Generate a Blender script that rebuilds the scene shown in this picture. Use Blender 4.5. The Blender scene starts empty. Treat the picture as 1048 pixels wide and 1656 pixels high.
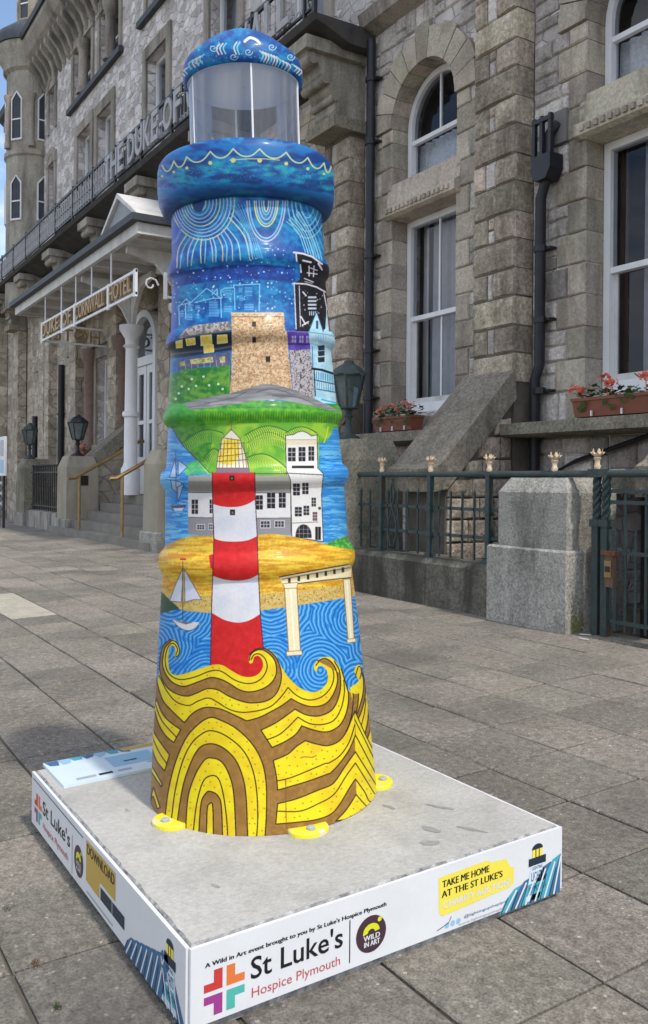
import bpy, math, random
import numpy as np
from mathutils import Matrix, Vector
random.seed(7)
SC = bpy.context.scene
COL = SC.collection
R_ = math.radians

# ------------------------------------------------------------------ camera
SLOPE = 0.035                       # the pavement rises towards the hotel
CAM = np.array([0.0, 0.0, 1.3])
FPX, CXP, CYP, ROLL = 1430.0, 524.0, 777.0, 0.008
YAW = math.atan2(887, FPX)
FW = np.array([-math.cos(YAW), math.sin(YAW), 0.0])
RT = np.array([math.sin(YAW), math.cos(YAW), 0.0])
UPV = np.array([0.0, 0.0, 1.0])
_c, _s = math.cos(ROLL), math.sin(ROLL)
cr, cu = RT * _c + UPV * _s, -RT * _s + UPV * _c
cam_d = bpy.data.cameras.new('camera')
cam = bpy.data.objects.new('camera', cam_d)
COL.objects.link(cam)
cam.matrix_world = Matrix(((cr[0], cu[0], -FW[0], CAM[0]), (cr[1], cu[1], -FW[1], CAM[1]), (cr[2], cu[2], -FW[2], CAM[2]), (0, 0, 0, 1)))
cam_d.sensor_fit = 'HORIZONTAL'
cam_d.sensor_width = 36.0
cam_d.lens = FPX / 1048 * 36
cam_d.shift_y = -(828 - CYP) / 1048
cam_d.clip_start, cam_d.clip_end = 0.05, 2000
SC.camera = cam

# ------------------------------------------------------------------ sky, sun, exposure
SUN_EL, SUN_AZ = R_(56), math.atan2(0.10, 1.0)      # direction to the sun: along the street, a little behind the hotel
w = bpy.data.worlds.new('World'); SC.world = w; w.use_nodes = True
wn, wl = w.node_tree.nodes, w.node_tree.links
wn.clear()
wo = wn.new('ShaderNodeOutputWorld'); bg = wn.new('ShaderNodeBackground')
sky = wn.new('ShaderNodeTexSky'); sky.sky_type = 'NISHITA'; sky.sun_disc = False
sky.sun_elevation = SUN_EL
sky.sun_rotation = math.pi / 2 - SUN_AZ
sky.air_density = 1.1; sky.dust_density = 0.8; sky.ozone_density = 2.0
tc = wn.new('ShaderNodeTexCoord'); mp = wn.new('ShaderNodeMapping'); mp.inputs['Scale'].default_value = (1.6, 1.6, 4.2)
nz = wn.new('ShaderNodeTexNoise'); nz.inputs['Scale'].default_value = 1.7; nz.inputs['Detail'].default_value = 7; nz.inputs['Roughness'].default_value = 0.62
rp = wn.new('ShaderNodeValToRGB'); rp.color_ramp.elements[0].position = 0.42; rp.color_ramp.elements[1].position = 0.64
mx = wn.new('ShaderNodeMixRGB'); mx.inputs[2].default_value = (7.0, 7.0, 7.2, 1)
wl.new(tc.outputs['Generated'], mp.inputs['Vector']); wl.new(mp.outputs[0], nz.inputs['Vector']); wl.new(nz.outputs['Fac'], rp.inputs[0])
wl.new(rp.outputs[0], mx.inputs[0]); wl.new(sky.outputs[0], mx.inputs[1]); wl.new(mx.outputs[0], bg.inputs['Color']); wl.new(bg.outputs[0], wo.inputs['Surface'])
bg.inputs['Strength'].default_value = 0.15
sd = bpy.data.lights.new('sun', 'SUN'); sd.energy = 2.15; sd.angle = R_(3); sd.color = (1.0, 0.945, 0.85)
so = bpy.data.objects.new('sun', sd); COL.objects.link(so); so.location = (20, 4, 30)
sdir = Vector((math.cos(SUN_EL) * math.cos(SUN_AZ), math.cos(SUN_EL) * math.sin(SUN_AZ), math.sin(SUN_EL)))
so.rotation_euler = (-sdir).to_track_quat('-Z', 'Y').to_euler()
SC.view_settings.view_transform = 'Standard'; SC.view_settings.look = 'None'
SC.view_settings.gamma = 1.0; SC.view_settings.use_curve_mapping = False
SC.view_settings.exposure = 0.50
SC.render.engine = 'CYCLES'
SC.cycles.use_denoising = True
SC.cycles.max_bounces = 8; SC.cycles.transparent_max_bounces = 16
SC.cycles.sample_clamp_indirect = 6

# ------------------------------------------------------------------ helpers
WO = {}                                            # world origin of every object made here
def tag(o, label=None, cat=None, group=None, kind=None):
    if label: o['label'] = label
    if cat: o['category'] = cat
    if group: o['group'] = group
    if kind: o['kind'] = kind
    return o
def node(name, loc, parent=None):
    o = bpy.data.objects.new(name, None); COL.objects.link(o)
    o.empty_display_size = 0.2
    loc = Vector(loc); WO[o.name] = loc
    if parent: o.parent = parent; o.location = loc - WO[parent.name]
    else: o.location = loc
    return o
def lerp(a, b, t): return a + (b - a) * t
class MB:
    def __init__(s): s.v = []; s.f = []; s.uv = None
    def add(s, vs, fs):
        b = len(s.v); s.v += [tuple(p) for p in vs]; s.f += [tuple(i + b for i in q) for q in fs]; return s
    def box(s, x0, x1, y0, y1, z0, z1):
        return s.add([(x0, y0, z0), (x1, y0, z0), (x1, y1, z0), (x0, y1, z0), (x0, y0, z1), (x1, y0, z1), (x1, y1, z1), (x0, y1, z1)],
                     [(3, 2, 1, 0), (4, 5, 6, 7), (0, 1, 5, 4), (1, 2, 6, 5), (2, 3, 7, 6), (3, 0, 4, 7)])
    def prism(s, poly, a, b, axis='y'):
        f = {'y': lambda p, d: (p[0], d, p[1]), 'x': lambda p, d: (d, p[0], p[1]), 'z': lambda p, d: (p[0], p[1], d)}[axis]
        n = len(poly)
        vs = [f(p, a) for p in poly] + [f(p, b) for p in poly]
        fs = [tuple(range(n)), tuple(range(2 * n - 1, n - 1, -1))] + [(i, i + n, (i + 1) % n + n, (i + 1) % n) for i in range(n)]
        return s.add(vs, fs)
    def ring(s, outer, inner, a, b, axis='y', closed=True):
        f = {'y': lambda p, d: (p[0], d, p[1]), 'x': lambda p, d: (d, p[0], p[1])}[axis]
        n = len(outer)
        vs = [f(p, a) for p in outer] + [f(p, a) for p in inner] + [f(p, b) for p in outer] + [f(p, b) for p in inner]
        fs = []
        for i in range(n if closed else n - 1):
            j = (i + 1) % n
            fs += [(i, j, n + j, n + i), (2 * n + i, 3 * n + i, 3 * n + j, 2 * n + j), (i, 2 * n + i, 2 * n + j, j), (n + i, n + j, 3 * n + j, 3 * n + i)]
        if not closed:
            fs += [(0, n, 3 * n, 2 * n), (n - 1, 3 * n - 1, 4 * n - 1, 2 * n - 1)]
        return s.add(vs, fs)
    def tube(s, pts, r, n=8, caps=True):
        pts = [Vector(p) for p in pts]; m = len(pts); vs = []
        rr = r if isinstance(r, (list, tuple)) else [r] * m
        prev = None
        for i, p in enumerate(pts):
            d = (pts[min(i + 1, m - 1)] - pts[max(i - 1, 0)]).normalized()
            if prev is None: u = d.orthogonal().normalized()
            else: u = (prev - d * prev.dot(d)).normalized()
            prev = u; v = d.cross(u)
            for k in range(n):
                a = 2 * math.pi * k / n
                vs.append(p + (u * math.cos(a) + v * math.sin(a)) * rr[i])
        fs = [(i * n + k, i * n + (k + 1) % n, (i + 1) * n + (k + 1) % n, (i + 1) * n + k) for i in range(m - 1) for k in range(n)]
        if caps: fs += [tuple(range(n - 1, -1, -1)), tuple(range((m - 1) * n, m * n))]
        return s.add(vs, fs)
    def lathe(s, x, y, prof, n=24, a0=0.0, a1=2 * math.pi):
        m = len(prof); full = abs(a1 - a0 - 2 * math.pi) < 1e-6; k = n if full else n + 1
        vs = [(x + r * math.cos(a0 + (a1 - a0) * j / n), y + r * math.sin(a0 + (a1 - a0) * j / n), z) for r, z in prof for j in range(k)]
        fs = [(i * k + j, i * k + (j + 1) % k, (i + 1) * k + (j + 1) % k, (i + 1) * k + j) for i in range(m - 1) for j in range(n)]
        if full: fs += [tuple(range(k - 1, -1, -1)), tuple(range((m - 1) * k, m * k))]
        return s.add(vs, fs)
    def ball(s, c, r, n=8, m=5, sz=1.0):
        vs = [(c[0] + r * math.sin(math.pi * i / m) * math.cos(2 * math.pi * j / n), c[1] + r * math.sin(math.pi * i / m) * math.sin(2 * math.pi * j / n), c[2] - r * sz * math.cos(math.pi * i / m)) for i in range(m + 1) for j in range(n)]
        fs = [(i * n + j, i * n + (j + 1) % n, (i + 1) * n + (j + 1) % n, (i + 1) * n + j) for i in range(m) for j in range(n)]
        return s.add(vs, fs)
    def tilt(s):                                   # lay on the sloping pavement: height is measured from the pavement
        s.v = [(x, y, z + SLOPE * y) for x, y, z in s.v]; return s
    def build(s, name, mat, parent=None, smooth=False, origin=None):
        vs = np.array(s.v, dtype=float)
        lo, hi = vs.min(0), vs.max(0)
        o3 = Vector(((lo[0] + hi[0]) / 2, (lo[1] + hi[1]) / 2, lo[2])) if origin is None else Vector(origin)
        me = bpy.data.meshes.new(name)
        me.from_pydata((vs - np.array(o3)).tolist(), [], s.f)
        if mat: me.materials.append(mat)
        if s.uv is not None:
            uvl = me.uv_layers.new(name='uv'); uvl.data.foreach_set('uv', np.array(s.uv, dtype=np.float32).ravel())
        if smooth:
            me.polygons.foreach_set('use_smooth', [True] * len(me.polygons))
            if smooth != True: me.set_sharp_from_angle(angle=R_(smooth))
        o = bpy.data.objects.new(name, me); COL.objects.link(o)
        WO[o.name] = o3
        if parent: o.parent = parent; o.location = o3 - WO[parent.name]
        else: o.location = o3
        return o
def fix(mb):                                       # consistent outward normals
    return mb
# ------------------------------------------------------------------ text (built-in font) -> meshes
_TX = {}
BOLD = dict( stl=.010, light=.0, lights=.01, ofp=.0, L_=.02, G_=.012)
def text_meshes(items):
    obs = []
    for key, body, ext in items:
        c = bpy.data.curves.new('lettering', 'FONT'); c.body = body; c.size = 1.0; c.extrude = ext; c.resolution_u = 3; c.offset = BOLD.get(key, BOLD.get(key[:2], 0.0))
        o = bpy.data.objects.new('lettering', c); COL.objects.link(o); obs.append((key, o, c))
    bpy.context.view_layer.update()
    dg = bpy.context.evaluated_depsgraph_get()
    for key, o, c in obs:
        me = bpy.data.meshes.new_from_object(o.evaluated_get(dg))
        v = np.zeros(len(me.vertices) * 3); me.vertices.foreach_get('co', v); v = v.reshape(-1, 3)
        _TX[key] = (v, [tuple(p.vertices) for p in me.polygons])
        bpy.data.objects.remove(o); bpy.data.curves.remove(c); bpy.data.meshes.remove(me)
def text_mb(key, width=None, height=None, org=(0, 0, 0), ux=(1, 0, 0), uy=(0, 0, 1), un=(0, -1, 0), depth=1.0, bold=0.0):
    v, f = _TX[key]
    lo, hi = v.min(0), v.max(0)
    sx = width / (hi[0] - lo[0]) if width else None
    sy = height / (hi[1] - lo[1]) if height else None
    sx = sx or sy; sy = sy or sx
    ux, uy, un, org = map(np.array, (ux, uy, un, org))
    p = (v[:, :1] - lo[0]) * sx * ux + (v[:, 1:2] - lo[1]) * sy * uy + (v[:, 2:3] - lo[2]) * depth * un + org
    m = MB(); m.add(p.tolist(), f); return m
# ------------------------------------------------------------------ materials
def srgb(r, g, b, k=1.0):
    def f(c):
        c = c / 255.0
        return (c / 12.92 if c <= 0.04045 else ((c + 0.055) / 1.055) ** 2.4) * k
    return (f(r), f(g), f(b), 1.0)
def mk(name, c1, c2=None, scale=4.0, rough=0.8, bump=0.0, bscale=60.0, rand=0.0, metal=0.0, spec=0.4, fine=0.0, fscale=90.0, grime=None, gscale=1.3, gamt=0.5, stretch=(1, 1, 1), cells=None, coat=0.0, gpos=(0.5, 0.72), gum=False):
    m = bpy.data.materials.new(name); m.use_nodes = True
    n, l = m.node_tree.nodes, m.node_tree.links
    b = n['Principled BSDF']
    b.inputs['Roughness'].default_value = rough; b.inputs['Metallic'].default_value = metal
    b.inputs['Specular IOR Level'].default_value = spec
    b.inputs['Coat Weight'].default_value = coat
    geo = n.new('ShaderNodeNewGeometry'); mpn = n.new('ShaderNodeMapping'); mpn.inputs['Scale'].default_value = stretch
    l.new(geo.outputs['Position'], mpn.inputs['Vector']); P = mpn.outputs[0]
    c1 = tuple(c1[:3]) + (1,); c2 = tuple((c2 or c1)[:3]) + (1,)
    ns = n.new('ShaderNodeTexNoise'); ns.inputs['Scale'].default_value = scale; ns.inputs['Detail'].default_value = 5; ns.inputs['Roughness'].default_value = 0.6
    l.new(P, ns.inputs['Vector'])
    rmp = n.new('ShaderNodeMapRange'); rmp.inputs[1].default_value = 0.3; rmp.inputs[2].default_value = 0.7; l.new(ns.outputs['Fac'], rmp.inputs[0])
    mix = n.new('ShaderNodeMixRGB'); mix.inputs[1].default_value = c1; mix.inputs[2].default_value = c2; l.new(rmp.outputs[0], mix.inputs[0])
    out = mix.outputs[0]
    def mulv(sock, lo, hi, a=0.0, bb=1.0):
        nonlocal out
        r = n.new('ShaderNodeMapRange'); r.inputs[1].default_value = a; r.inputs[2].default_value = bb; r.inputs[3].default_value = lo; r.inputs[4].default_value = hi
        l.new(sock, r.inputs[0])
        mm = n.new('ShaderNodeMixRGB'); mm.blend_type = 'MULTIPLY'; mm.inputs[0].default_value = 1.0
        l.new(out, mm.inputs[1]); l.new(r.outputs[0], mm.inputs[2]); out = mm.outputs[0]
    if rand:
        oi = n.new('ShaderNodeObjectInfo'); mulv(oi.outputs['Random'], 1 - rand, 1 + rand)
        hs = n.new('ShaderNodeHueSaturation'); mrr = n.new('ShaderNodeMath'); mrr.operation = 'MULTIPLY_ADD'; mrr.inputs[1].default_value = 0.03; mrr.inputs[2].default_value = 0.485
        fr = n.new('ShaderNodeMath'); fr.operation = 'FRACT'; ml = n.new('ShaderNodeMath'); ml.operation = 'MULTIPLY'; ml.inputs[1].default_value = 7.31
        l.new(oi.outputs['Random'], ml.inputs[0]); l.new(ml.outputs[0], fr.inputs[0]); l.new(fr.outputs[0], mrr.inputs[0]); l.new(mrr.outputs[0], hs.inputs['Hue'])
        l.new(out, hs.inputs['Color']); out = hs.outputs[0]
    if cells:                                      # one tone per slab of a regular grid
        px, py, ox, oy, amt = cells
        sp = n.new('ShaderNodeSeparateXYZ'); l.new(geo.outputs['Position'], sp.inputs[0])
        cb = n.new('ShaderNodeCombineXYZ')
        for k, (pp, oo) in enumerate(((px, ox), (py, oy))):
            a = n.new('ShaderNodeMath'); a.operation = 'SUBTRACT'; a.inputs[1].default_value = oo; l.new(sp.outputs[k], a.inputs[0])
            d = n.new('ShaderNodeMath'); d.operation = 'DIVIDE'; d.inputs[1].default_value = pp; l.new(a.outputs[0], d.inputs[0])
            fl = n.new('ShaderNodeMath'); fl.operation = 'FLOOR'; l.new(d.outputs[0], fl.inputs[0]); l.new(fl.outputs[0], cb.inputs[k])
        wnz = n.new('ShaderNodeTexWhiteNoise'); wnz.noise_dimensions = '3D'; l.new(cb.outputs[0], wnz.inputs['Vector'])
        mulv(wnz.outputs['Value'], 1 - amt, 1 + amt)
        mc = n.new('ShaderNodeMixRGB'); mc.blend_type = 'MULTIPLY'; mc.inputs[0].default_value = amt * 0.22
        l.new(out, mc.inputs[1]); l.new(wnz.outputs['Color'], mc.inputs[2]); out = mc.outputs[0]
    fsock = None
    if fine:
        nf = n.new('ShaderNodeTexNoise'); nf.inputs['Scale'].default_value = fscale; nf.inputs['Detail'].default_value = 4; nf.inputs['Roughness'].default_value = 0.75
        l.new(geo.outputs['Position'], nf.inputs['Vector']); mulv(nf.outputs['Fac'], 1 - fine, 1 + fine, 0.28, 0.72); fsock = nf.outputs['Fac']
    if gum:
        nf2 = n.new('ShaderNodeTexNoise'); nf2.inputs['Scale'].default_value = 34; nf2.inputs['Detail'].default_value = 3; l.new(geo.outputs['Position'], nf2.inputs['Vector']); mulv(nf2.outputs['Fac'], 0.72, 1.26, 0.3, 0.7)
        vf = n.new('ShaderNodeTexVoronoi'); vf.inputs['Scale'].default_value = 55; l.new(geo.outputs['Position'], vf.inputs['Vector']); sc_ = n.new('ShaderNodeSeparateColor'); l.new(vf.outputs['Color'], sc_.inputs[0])
        g1 = n.new('ShaderNodeMath'); g1.operation = 'GREATER_THAN'; g1.inputs[1].default_value = 0.93; l.new(sc_.outputs[0], g1.inputs[0])
        g2 = n.new('ShaderNodeMath'); g2.operation = 'LESS_THAN'; g2.inputs[1].default_value = 0.30; l.new(vf.outputs['Distance'], g2.inputs[0])
        g3 = n.new('ShaderNodeMath'); g3.operation = 'MULTIPLY'; l.new(g1.outputs[0], g3.inputs[0]); l.new(g2.outputs[0], g3.inputs[1]); mulv(g3.outputs[0], 1.0, 1.9)
        vg = n.new('ShaderNodeTexVoronoi'); vg.inputs['Scale'].default_value = 4.2; l.new(geo.outputs['Position'], vg.inputs['Vector']); sg_ = n.new('ShaderNodeSeparateColor'); l.new(vg.outputs['Color'], sg_.inputs[0])
        nd_ = n.new('ShaderNodeMath'); nd_.operation = 'MULTIPLY_ADD'; nd_.inputs[1].default_value = 0.06; l.new(nf2.outputs['Fac'], nd_.inputs[0]); l.new(vg.outputs['Distance'], nd_.inputs[2])
        h1 = n.new('ShaderNodeMath'); h1.operation = 'GREATER_THAN'; h1.inputs[1].default_value = 0.72; l.new(sg_.outputs[0], h1.inputs[0])
        h2 = n.new('ShaderNodeMapRange'); h2.inputs[1].default_value = 0.115; h2.inputs[2].default_value = 0.085; l.new(nd_.outputs[0], h2.inputs[0])
        h3 = n.new('ShaderNodeMath'); h3.operation = 'MULTIPLY'; l.new(h1.outputs[0], h3.inputs[0]); l.new(h2.outputs[0], h3.inputs[1]); mulv(h3.outputs[0], 1.0, 0.62)
    if grime:
        ng = n.new('ShaderNodeTexNoise'); ng.inputs['Scale'].default_value = gscale; ng.inputs['Detail'].default_value = 6; ng.inputs['Roughness'].default_value = 0.65
        mg = n.new('ShaderNodeMapping'); mg.inputs['Scale'].default_value = (1.3, 1.3, 0.28); mg.inputs['Location'].default_value = (3.1, 7.7, 1.9); l.new(geo.outputs['Position'], mg.inputs['Vector']); l.new(mg.outputs[0], ng.inputs['Vector'])
        rg = n.new('ShaderNodeMapRange'); rg.inputs[1].default_value = gpos[0]; rg.inputs[2].default_value = gpos[1]; rg.inputs[4].default_value = gamt; l.new(ng.outputs['Fac'], rg.inputs[0])
        mg2 = n.new('ShaderNodeMixRGB'); mg2.inputs[2].default_value = tuple(grime[:3]) + (1,); l.new(rg.outputs[0], mg2.inputs[0]); l.new(out, mg2.inputs[1]); out = mg2.outputs[0]
    l.new(out, b.inputs['Base Color'])
    if bump:
        nb = n.new('ShaderNodeTexNoise'); nb.inputs['Scale'].default_value = bscale; nb.inputs['Detail'].default_value = 6; nb.inputs['Roughness'].default_value = 0.65
        l.new(geo.outputs['Position'], nb.inputs['Vector'])
        bp = n.new('ShaderNodeBump'); bp.inputs['Strength'].default_value = min(1.0, bump); bp.inputs['Distance'].default_value = 0.012 * max(1.0, bump)
        l.new(nb.outputs['Fac'], bp.inputs['Height']); l.new(bp.outputs[0], b.inputs['Normal'])
    return m
def courses(name, c1, c2, mortar, sx=2.3, sz=4.2):
    """random rubble for walls too far away to tell the stones apart"""
    m = bpy.data.materials.new(name); m.use_nodes = True
    n, l = m.node_tree.nodes, m.node_tree.links; b = n['Principled BSDF']; b.inputs['Roughness'].default_value = 0.92
    geo = n.new('ShaderNodeNewGeometry'); mp_ = n.new('ShaderNodeMapping'); mp_.inputs['Scale'].default_value = (sx, sx, sz); l.new(geo.outputs['Position'], mp_.inputs['Vector'])
    nw = n.new('ShaderNodeTexNoise'); nw.inputs['Scale'].default_value = 1.1; l.new(geo.outputs['Position'], nw.inputs['Vector'])
    va = n.new('ShaderNodeVectorMath'); va.operation = 'MULTIPLY_ADD'; va.inputs[1].default_value = (0.9, 0.9, 0.7); l.new(nw.outputs['Color'], va.inputs[0]); l.new(mp_.outputs[0], va.inputs[2])
    vo = n.new('ShaderNodeTexVoronoi'); vo.distance = 'CHEBYCHEV'; vo.inputs['Scale'].default_value = 1.0; vo.inputs['Randomness'].default_value = 0.8; l.new(va.outputs[0], vo.inputs['Vector'])
    ve = n.new('ShaderNodeTexVoronoi'); ve.feature = 'DISTANCE_TO_EDGE'; ve.inputs['Scale'].default_value = 1.0; ve.inputs['Randomness'].default_value = 0.8; l.new(va.outputs[0], ve.inputs['Vector'])
    bw_ = n.new('ShaderNodeSeparateColor'); l.new(vo.outputs['Color'], bw_.inputs[0])
    mix = n.new('ShaderNodeMixRGB'); mix.inputs[1].default_value = c1; mix.inputs[2].default_value = c2; l.new(bw_.outputs[0], mix.inputs[0])
    er = n.new('ShaderNodeMapRange'); er.inputs[1].default_value = 0.0; er.inputs[2].default_value = 0.035; l.new(ve.outputs['Distance'], er.inputs[0])
    m2 = n.new('ShaderNodeMixRGB'); m2.inputs[1].default_value = mortar; l.new(er.outputs[0], m2.inputs[0]); l.new(mix.outputs[0], m2.inputs[2])
    ns = n.new('ShaderNodeTexNoise'); ns.inputs['Scale'].default_value = 3.5; ns.inputs['Detail'].default_value = 6; ns.inputs['Roughness'].default_value = 0.7; l.new(geo.outputs['Position'], ns.inputs['Vector'])
    r = n.new('ShaderNodeMapRange'); r.inputs[1].default_value = 0.3; r.inputs[2].default_value = 0.7; r.inputs[3].default_value = 0.66; r.inputs[4].default_value = 1.3; l.new(ns.outputs['Fac'], r.inputs[0])
    mm = n.new('ShaderNodeMixRGB'); mm.blend_type = 'MULTIPLY'; mm.inputs[0].default_value = 1; l.new(m2.outputs[0], mm.inputs[1]); l.new(r.outputs[0], mm.inputs[2])
    l.new(mm.outputs[0], b.inputs['Base Color'])
    bp = n.new('ShaderNodeBump'); bp.inputs['Strength'].default_value = 0.8; bp.inputs['Distance'].default_value = 0.03
    ms = n.new('ShaderNodeMath'); ms.operation = 'ADD'; l.new(er.outputs[0], ms.inputs[0]); l.new(ns.outputs['Fac'], ms.inputs[1])
    l.new(ms.outputs[0], bp.inputs['Height']); l.new(bp.outputs[0], b.inputs['Normal'])
    return m
def glassy(name, tint=(0.8, 0.85, 0.9), refl=0.06, rough=0.02, haze=0.0, hcol=(0.8, 0.8, 0.82), streak=False, ior=1.5):
    """thin clear sheet: see-through, mirror-like at a slant, with an optional pale haze mixed in"""
    m = bpy.data.materials.new(name); m.use_nodes = True
    n, l = m.node_tree.nodes, m.node_tree.links; n.clear()
    o = n.new('ShaderNodeOutputMaterial'); t = n.new('ShaderNodeBsdfTransparent'); t.inputs[0].default_value = tuple(tint) + (1,)
    g = n.new('ShaderNodeBsdfGlossy'); g.inputs['Roughness'].default_value = rough; g.inputs['Color'].default_value = (0.9, 0.93, 1, 1)
    fr = n.new('ShaderNodeFresnel'); fr.inputs[0].default_value = ior
    ma = n.new('ShaderNodeMath'); ma.operation = 'ADD'; ma.inputs[1].default_value = refl; ma.use_clamp = True; l.new(fr.outputs[0], ma.inputs[0])
    m1 = n.new('ShaderNodeMixShader'); l.new(ma.outputs[0], m1.inputs[0]); l.new(t.outputs[0], m1.inputs[1]); l.new(g.outputs[0], m1.inputs[2])
    res = m1
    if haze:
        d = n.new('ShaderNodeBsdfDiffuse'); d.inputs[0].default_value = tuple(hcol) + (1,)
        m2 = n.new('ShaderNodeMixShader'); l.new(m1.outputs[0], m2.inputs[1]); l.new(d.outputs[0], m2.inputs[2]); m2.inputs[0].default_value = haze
        if streak:  # upright pale streaks painted into the haze imitate reflections on the tube
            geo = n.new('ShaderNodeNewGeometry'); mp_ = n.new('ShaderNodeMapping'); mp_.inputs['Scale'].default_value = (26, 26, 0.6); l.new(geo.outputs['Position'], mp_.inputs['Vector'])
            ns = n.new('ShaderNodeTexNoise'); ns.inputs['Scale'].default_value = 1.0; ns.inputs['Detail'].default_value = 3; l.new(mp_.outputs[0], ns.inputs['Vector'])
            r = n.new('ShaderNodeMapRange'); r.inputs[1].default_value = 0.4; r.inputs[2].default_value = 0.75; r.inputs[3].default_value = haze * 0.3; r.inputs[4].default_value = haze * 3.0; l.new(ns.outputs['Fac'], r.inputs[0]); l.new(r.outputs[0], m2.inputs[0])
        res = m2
    l.new(res.outputs[0], o.inputs['Surface'])
    return m
M = {}
M['slab'] = mk('paving_slab', (0.212, 0.190, 0.158), (0.288, 0.260, 0.218), scale=2.2, rough=0.88, bump=1.0, bscale=130, fine=0.62, fscale=120, cells=(0.436, 0.41, -2.37, 2.58, 0.17), grime=(0.085, 0.078, 0.066), gscale=1.1, gamt=0.62, gum=True)
M['slab_sunlit'] = mk('paving_slab_sun_patch', (0.36, 0.33, 0.26), (0.46, 0.43, 0.35), scale=9, rough=0.9, bump=0.7, bscale=90, fine=0.4, fscale=70)  # paler copy of the slab: a patch of sunlight put into the colour
M['joint'] = mk('joint_dirt', (0.075, 0.068, 0.055), (0.135, 0.122, 0.095), scale=3, rough=1, bump=0.4)
M['ground'] = mk('street_ground', (0.15, 0.14, 0.125), (0.2, 0.19, 0.17), scale=0.7, rough=0.95, bump=0.3, fine=0.2)
M['ashlar'] = mk('ashlar_stone', (0.345, 0.297, 0.232), (0.490, 0.430, 0.350), scale=2.6, rough=0.9, bump=0.55, bscale=55, rand=0.26, fine=0.36, fscale=36, grime=(0.085, 0.070, 0.052), gscale=1.9, gamt=0.85)
M['trim'] = mk('weathered_trim_stone', (0.285, 0.252, 0.208), (0.405, 0.365, 0.312), scale=2.2, rough=0.9, bump=0.6, bscale=50, rand=0.14, fine=0.32, fscale=30, grime=(0.085, 0.074, 0.060), gscale=1.7, gamt=0.85, gpos=(0.46, 0.68))
M['rockface'] = mk('rock_faced_stone', (0.350, 0.286, 0.215), (0.560, 0.475, 0.380), scale=7, rough=0.95, bump=2.4, bscale=26, rand=0.32, fine=0.52, fscale=27, grime=(0.085, 0.068, 0.052), gscale=2.3, gamt=0.85)
M['limestone'] = mk('grey_limestone', (0.400, 0.362, 0.325), (0.600, 0.552, 0.508), scale=6, rough=0.9, bump=1.4, bscale=30, rand=0.36, fine=0.42, fscale=36, grime=(0.10, 0.085, 0.070), gscale=2.4, gamt=0.8)
M['mortar'] = mk('mortar', (0.10, 0.086, 0.068), (0.17, 0.148, 0.12), scale=5, rough=1, bump=0.6, fine=0.2)
M['farwall'] = courses('rubble_wall', (0.42, 0.380, 0.355, 1), (0.74, 0.690, 0.665, 1), (0.54, 0.490, 0.450, 1), 3.4, 6.5)
M['lowwall'] = courses('dark_rubble_wall', (0.30, 0.255, 0.198, 1), (0.52, 0.450, 0.365, 1), (0.34, 0.288, 0.228, 1), 2.6, 4.4)
M['granite'] = mk('granite', (0.285, 0.268, 0.238), (0.430, 0.408, 0.368), scale=4, rough=0.9, bump=1.2, bscale=60, fine=0.6, fscale=48, rand=0.06, grime=(0.060, 0.056, 0.046), gscale=2.0, gamt=0.75, gpos=(0.46, 0.66))
M['moss'] = mk('mossy_stone', (0.13, 0.135, 0.045), (0.20, 0.19, 0.08), scale=14, rough=1, bump=1.0, fine=0.4)
M['coping'] = mk('lichen_coping', (0.215, 0.192, 0.148), (0.310, 0.280, 0.218), scale=4, rough=0.95, bump=1.4, bscale=45, rand=0.08, fine=0.55, fscale=30, grime=(0.075, 0.066, 0.046), gscale=3.0, gamt=0.8)
M['dampgranite'] = mk('damp_lichened_granite', (0.095, 0.088, 0.068), (0.190, 0.178, 0.145), scale=5, rough=0.95, bump=1.2, bscale=60, fine=0.6, fscale=45, rand=0.1, grime=(0.040, 0.038, 0.028), gscale=3.0, gamt=0.85, gpos=(0.44, 0.62))
M['white'] = mk('white_paint', (0.74, 0.74, 0.76), (0.80, 0.80, 0.81), scale=5, rough=0.45, fine=0.03, grime=(0.5, 0.49, 0.46), gscale=3, gamt=0.4)
M['offwhite'] = mk('old_white_paint', (0.58, 0.57, 0.55), (0.70, 0.69, 0.67), scale=4, rough=0.6, fine=0.06, grime=(0.33, 0.30, 0.25), gscale=2.0, gamt=0.6)
M['iron'] = mk('black_iron', (0.012, 0.013, 0.018), (0.022, 0.023, 0.030), scale=8, rough=0.45, bump=0.2, fine=0.3)
M['greeniron'] = mk('green_painted_iron', (0.030, 0.052, 0.052), (0.050, 0.078, 0.076), scale=9, rough=0.5, bump=0.9, bscale=90, fine=0.35, fscale=60, grime=(0.085, 0.045, 0.022), gscale=11, gamt=0.9, gpos=(0.56, 0.66))
M['silver'] = mk('silver_letter_paint', (0.30, 0.30, 0.31), (0.42, 0.42, 0.43), scale=6, rough=0.5, fine=0.25)
M['darkstone'] = mk('near_black_stone', (0.035, 0.033, 0.032), (0.075, 0.068, 0.060), scale=3, rough=0.9, bump=0.5, fine=0.3)  # one near-black tone for the whole balcony slab
M['gold'] = mk('gilt', (0.30, 0.19, 0.085), (0.42, 0.28, 0.14), scale=8, rough=0.45, metal=0.2, fine=0.2)
M['giltwhite'] = mk('worn_gilt', (0.55, 0.40, 0.25), (0.74, 0.62, 0.46), scale=30, rough=0.6, fine=0.2, fscale=60)
M['brass'] = mk('dull_brass', (0.26, 0.16, 0.06), (0.36, 0.24, 0.11), scale=7, rough=0.42, metal=0.5)
M['lead'] = mk('lead_roof', (0.25, 0.26, 0.27), (0.34, 0.35, 0.36), scale=4, rough=0.6, fine=0.2)
M['slate'] = mk('slate_roof', (0.035, 0.042, 0.052), (0.055, 0.062, 0.075), scale=5, rough=0.6, fine=0.3)
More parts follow.
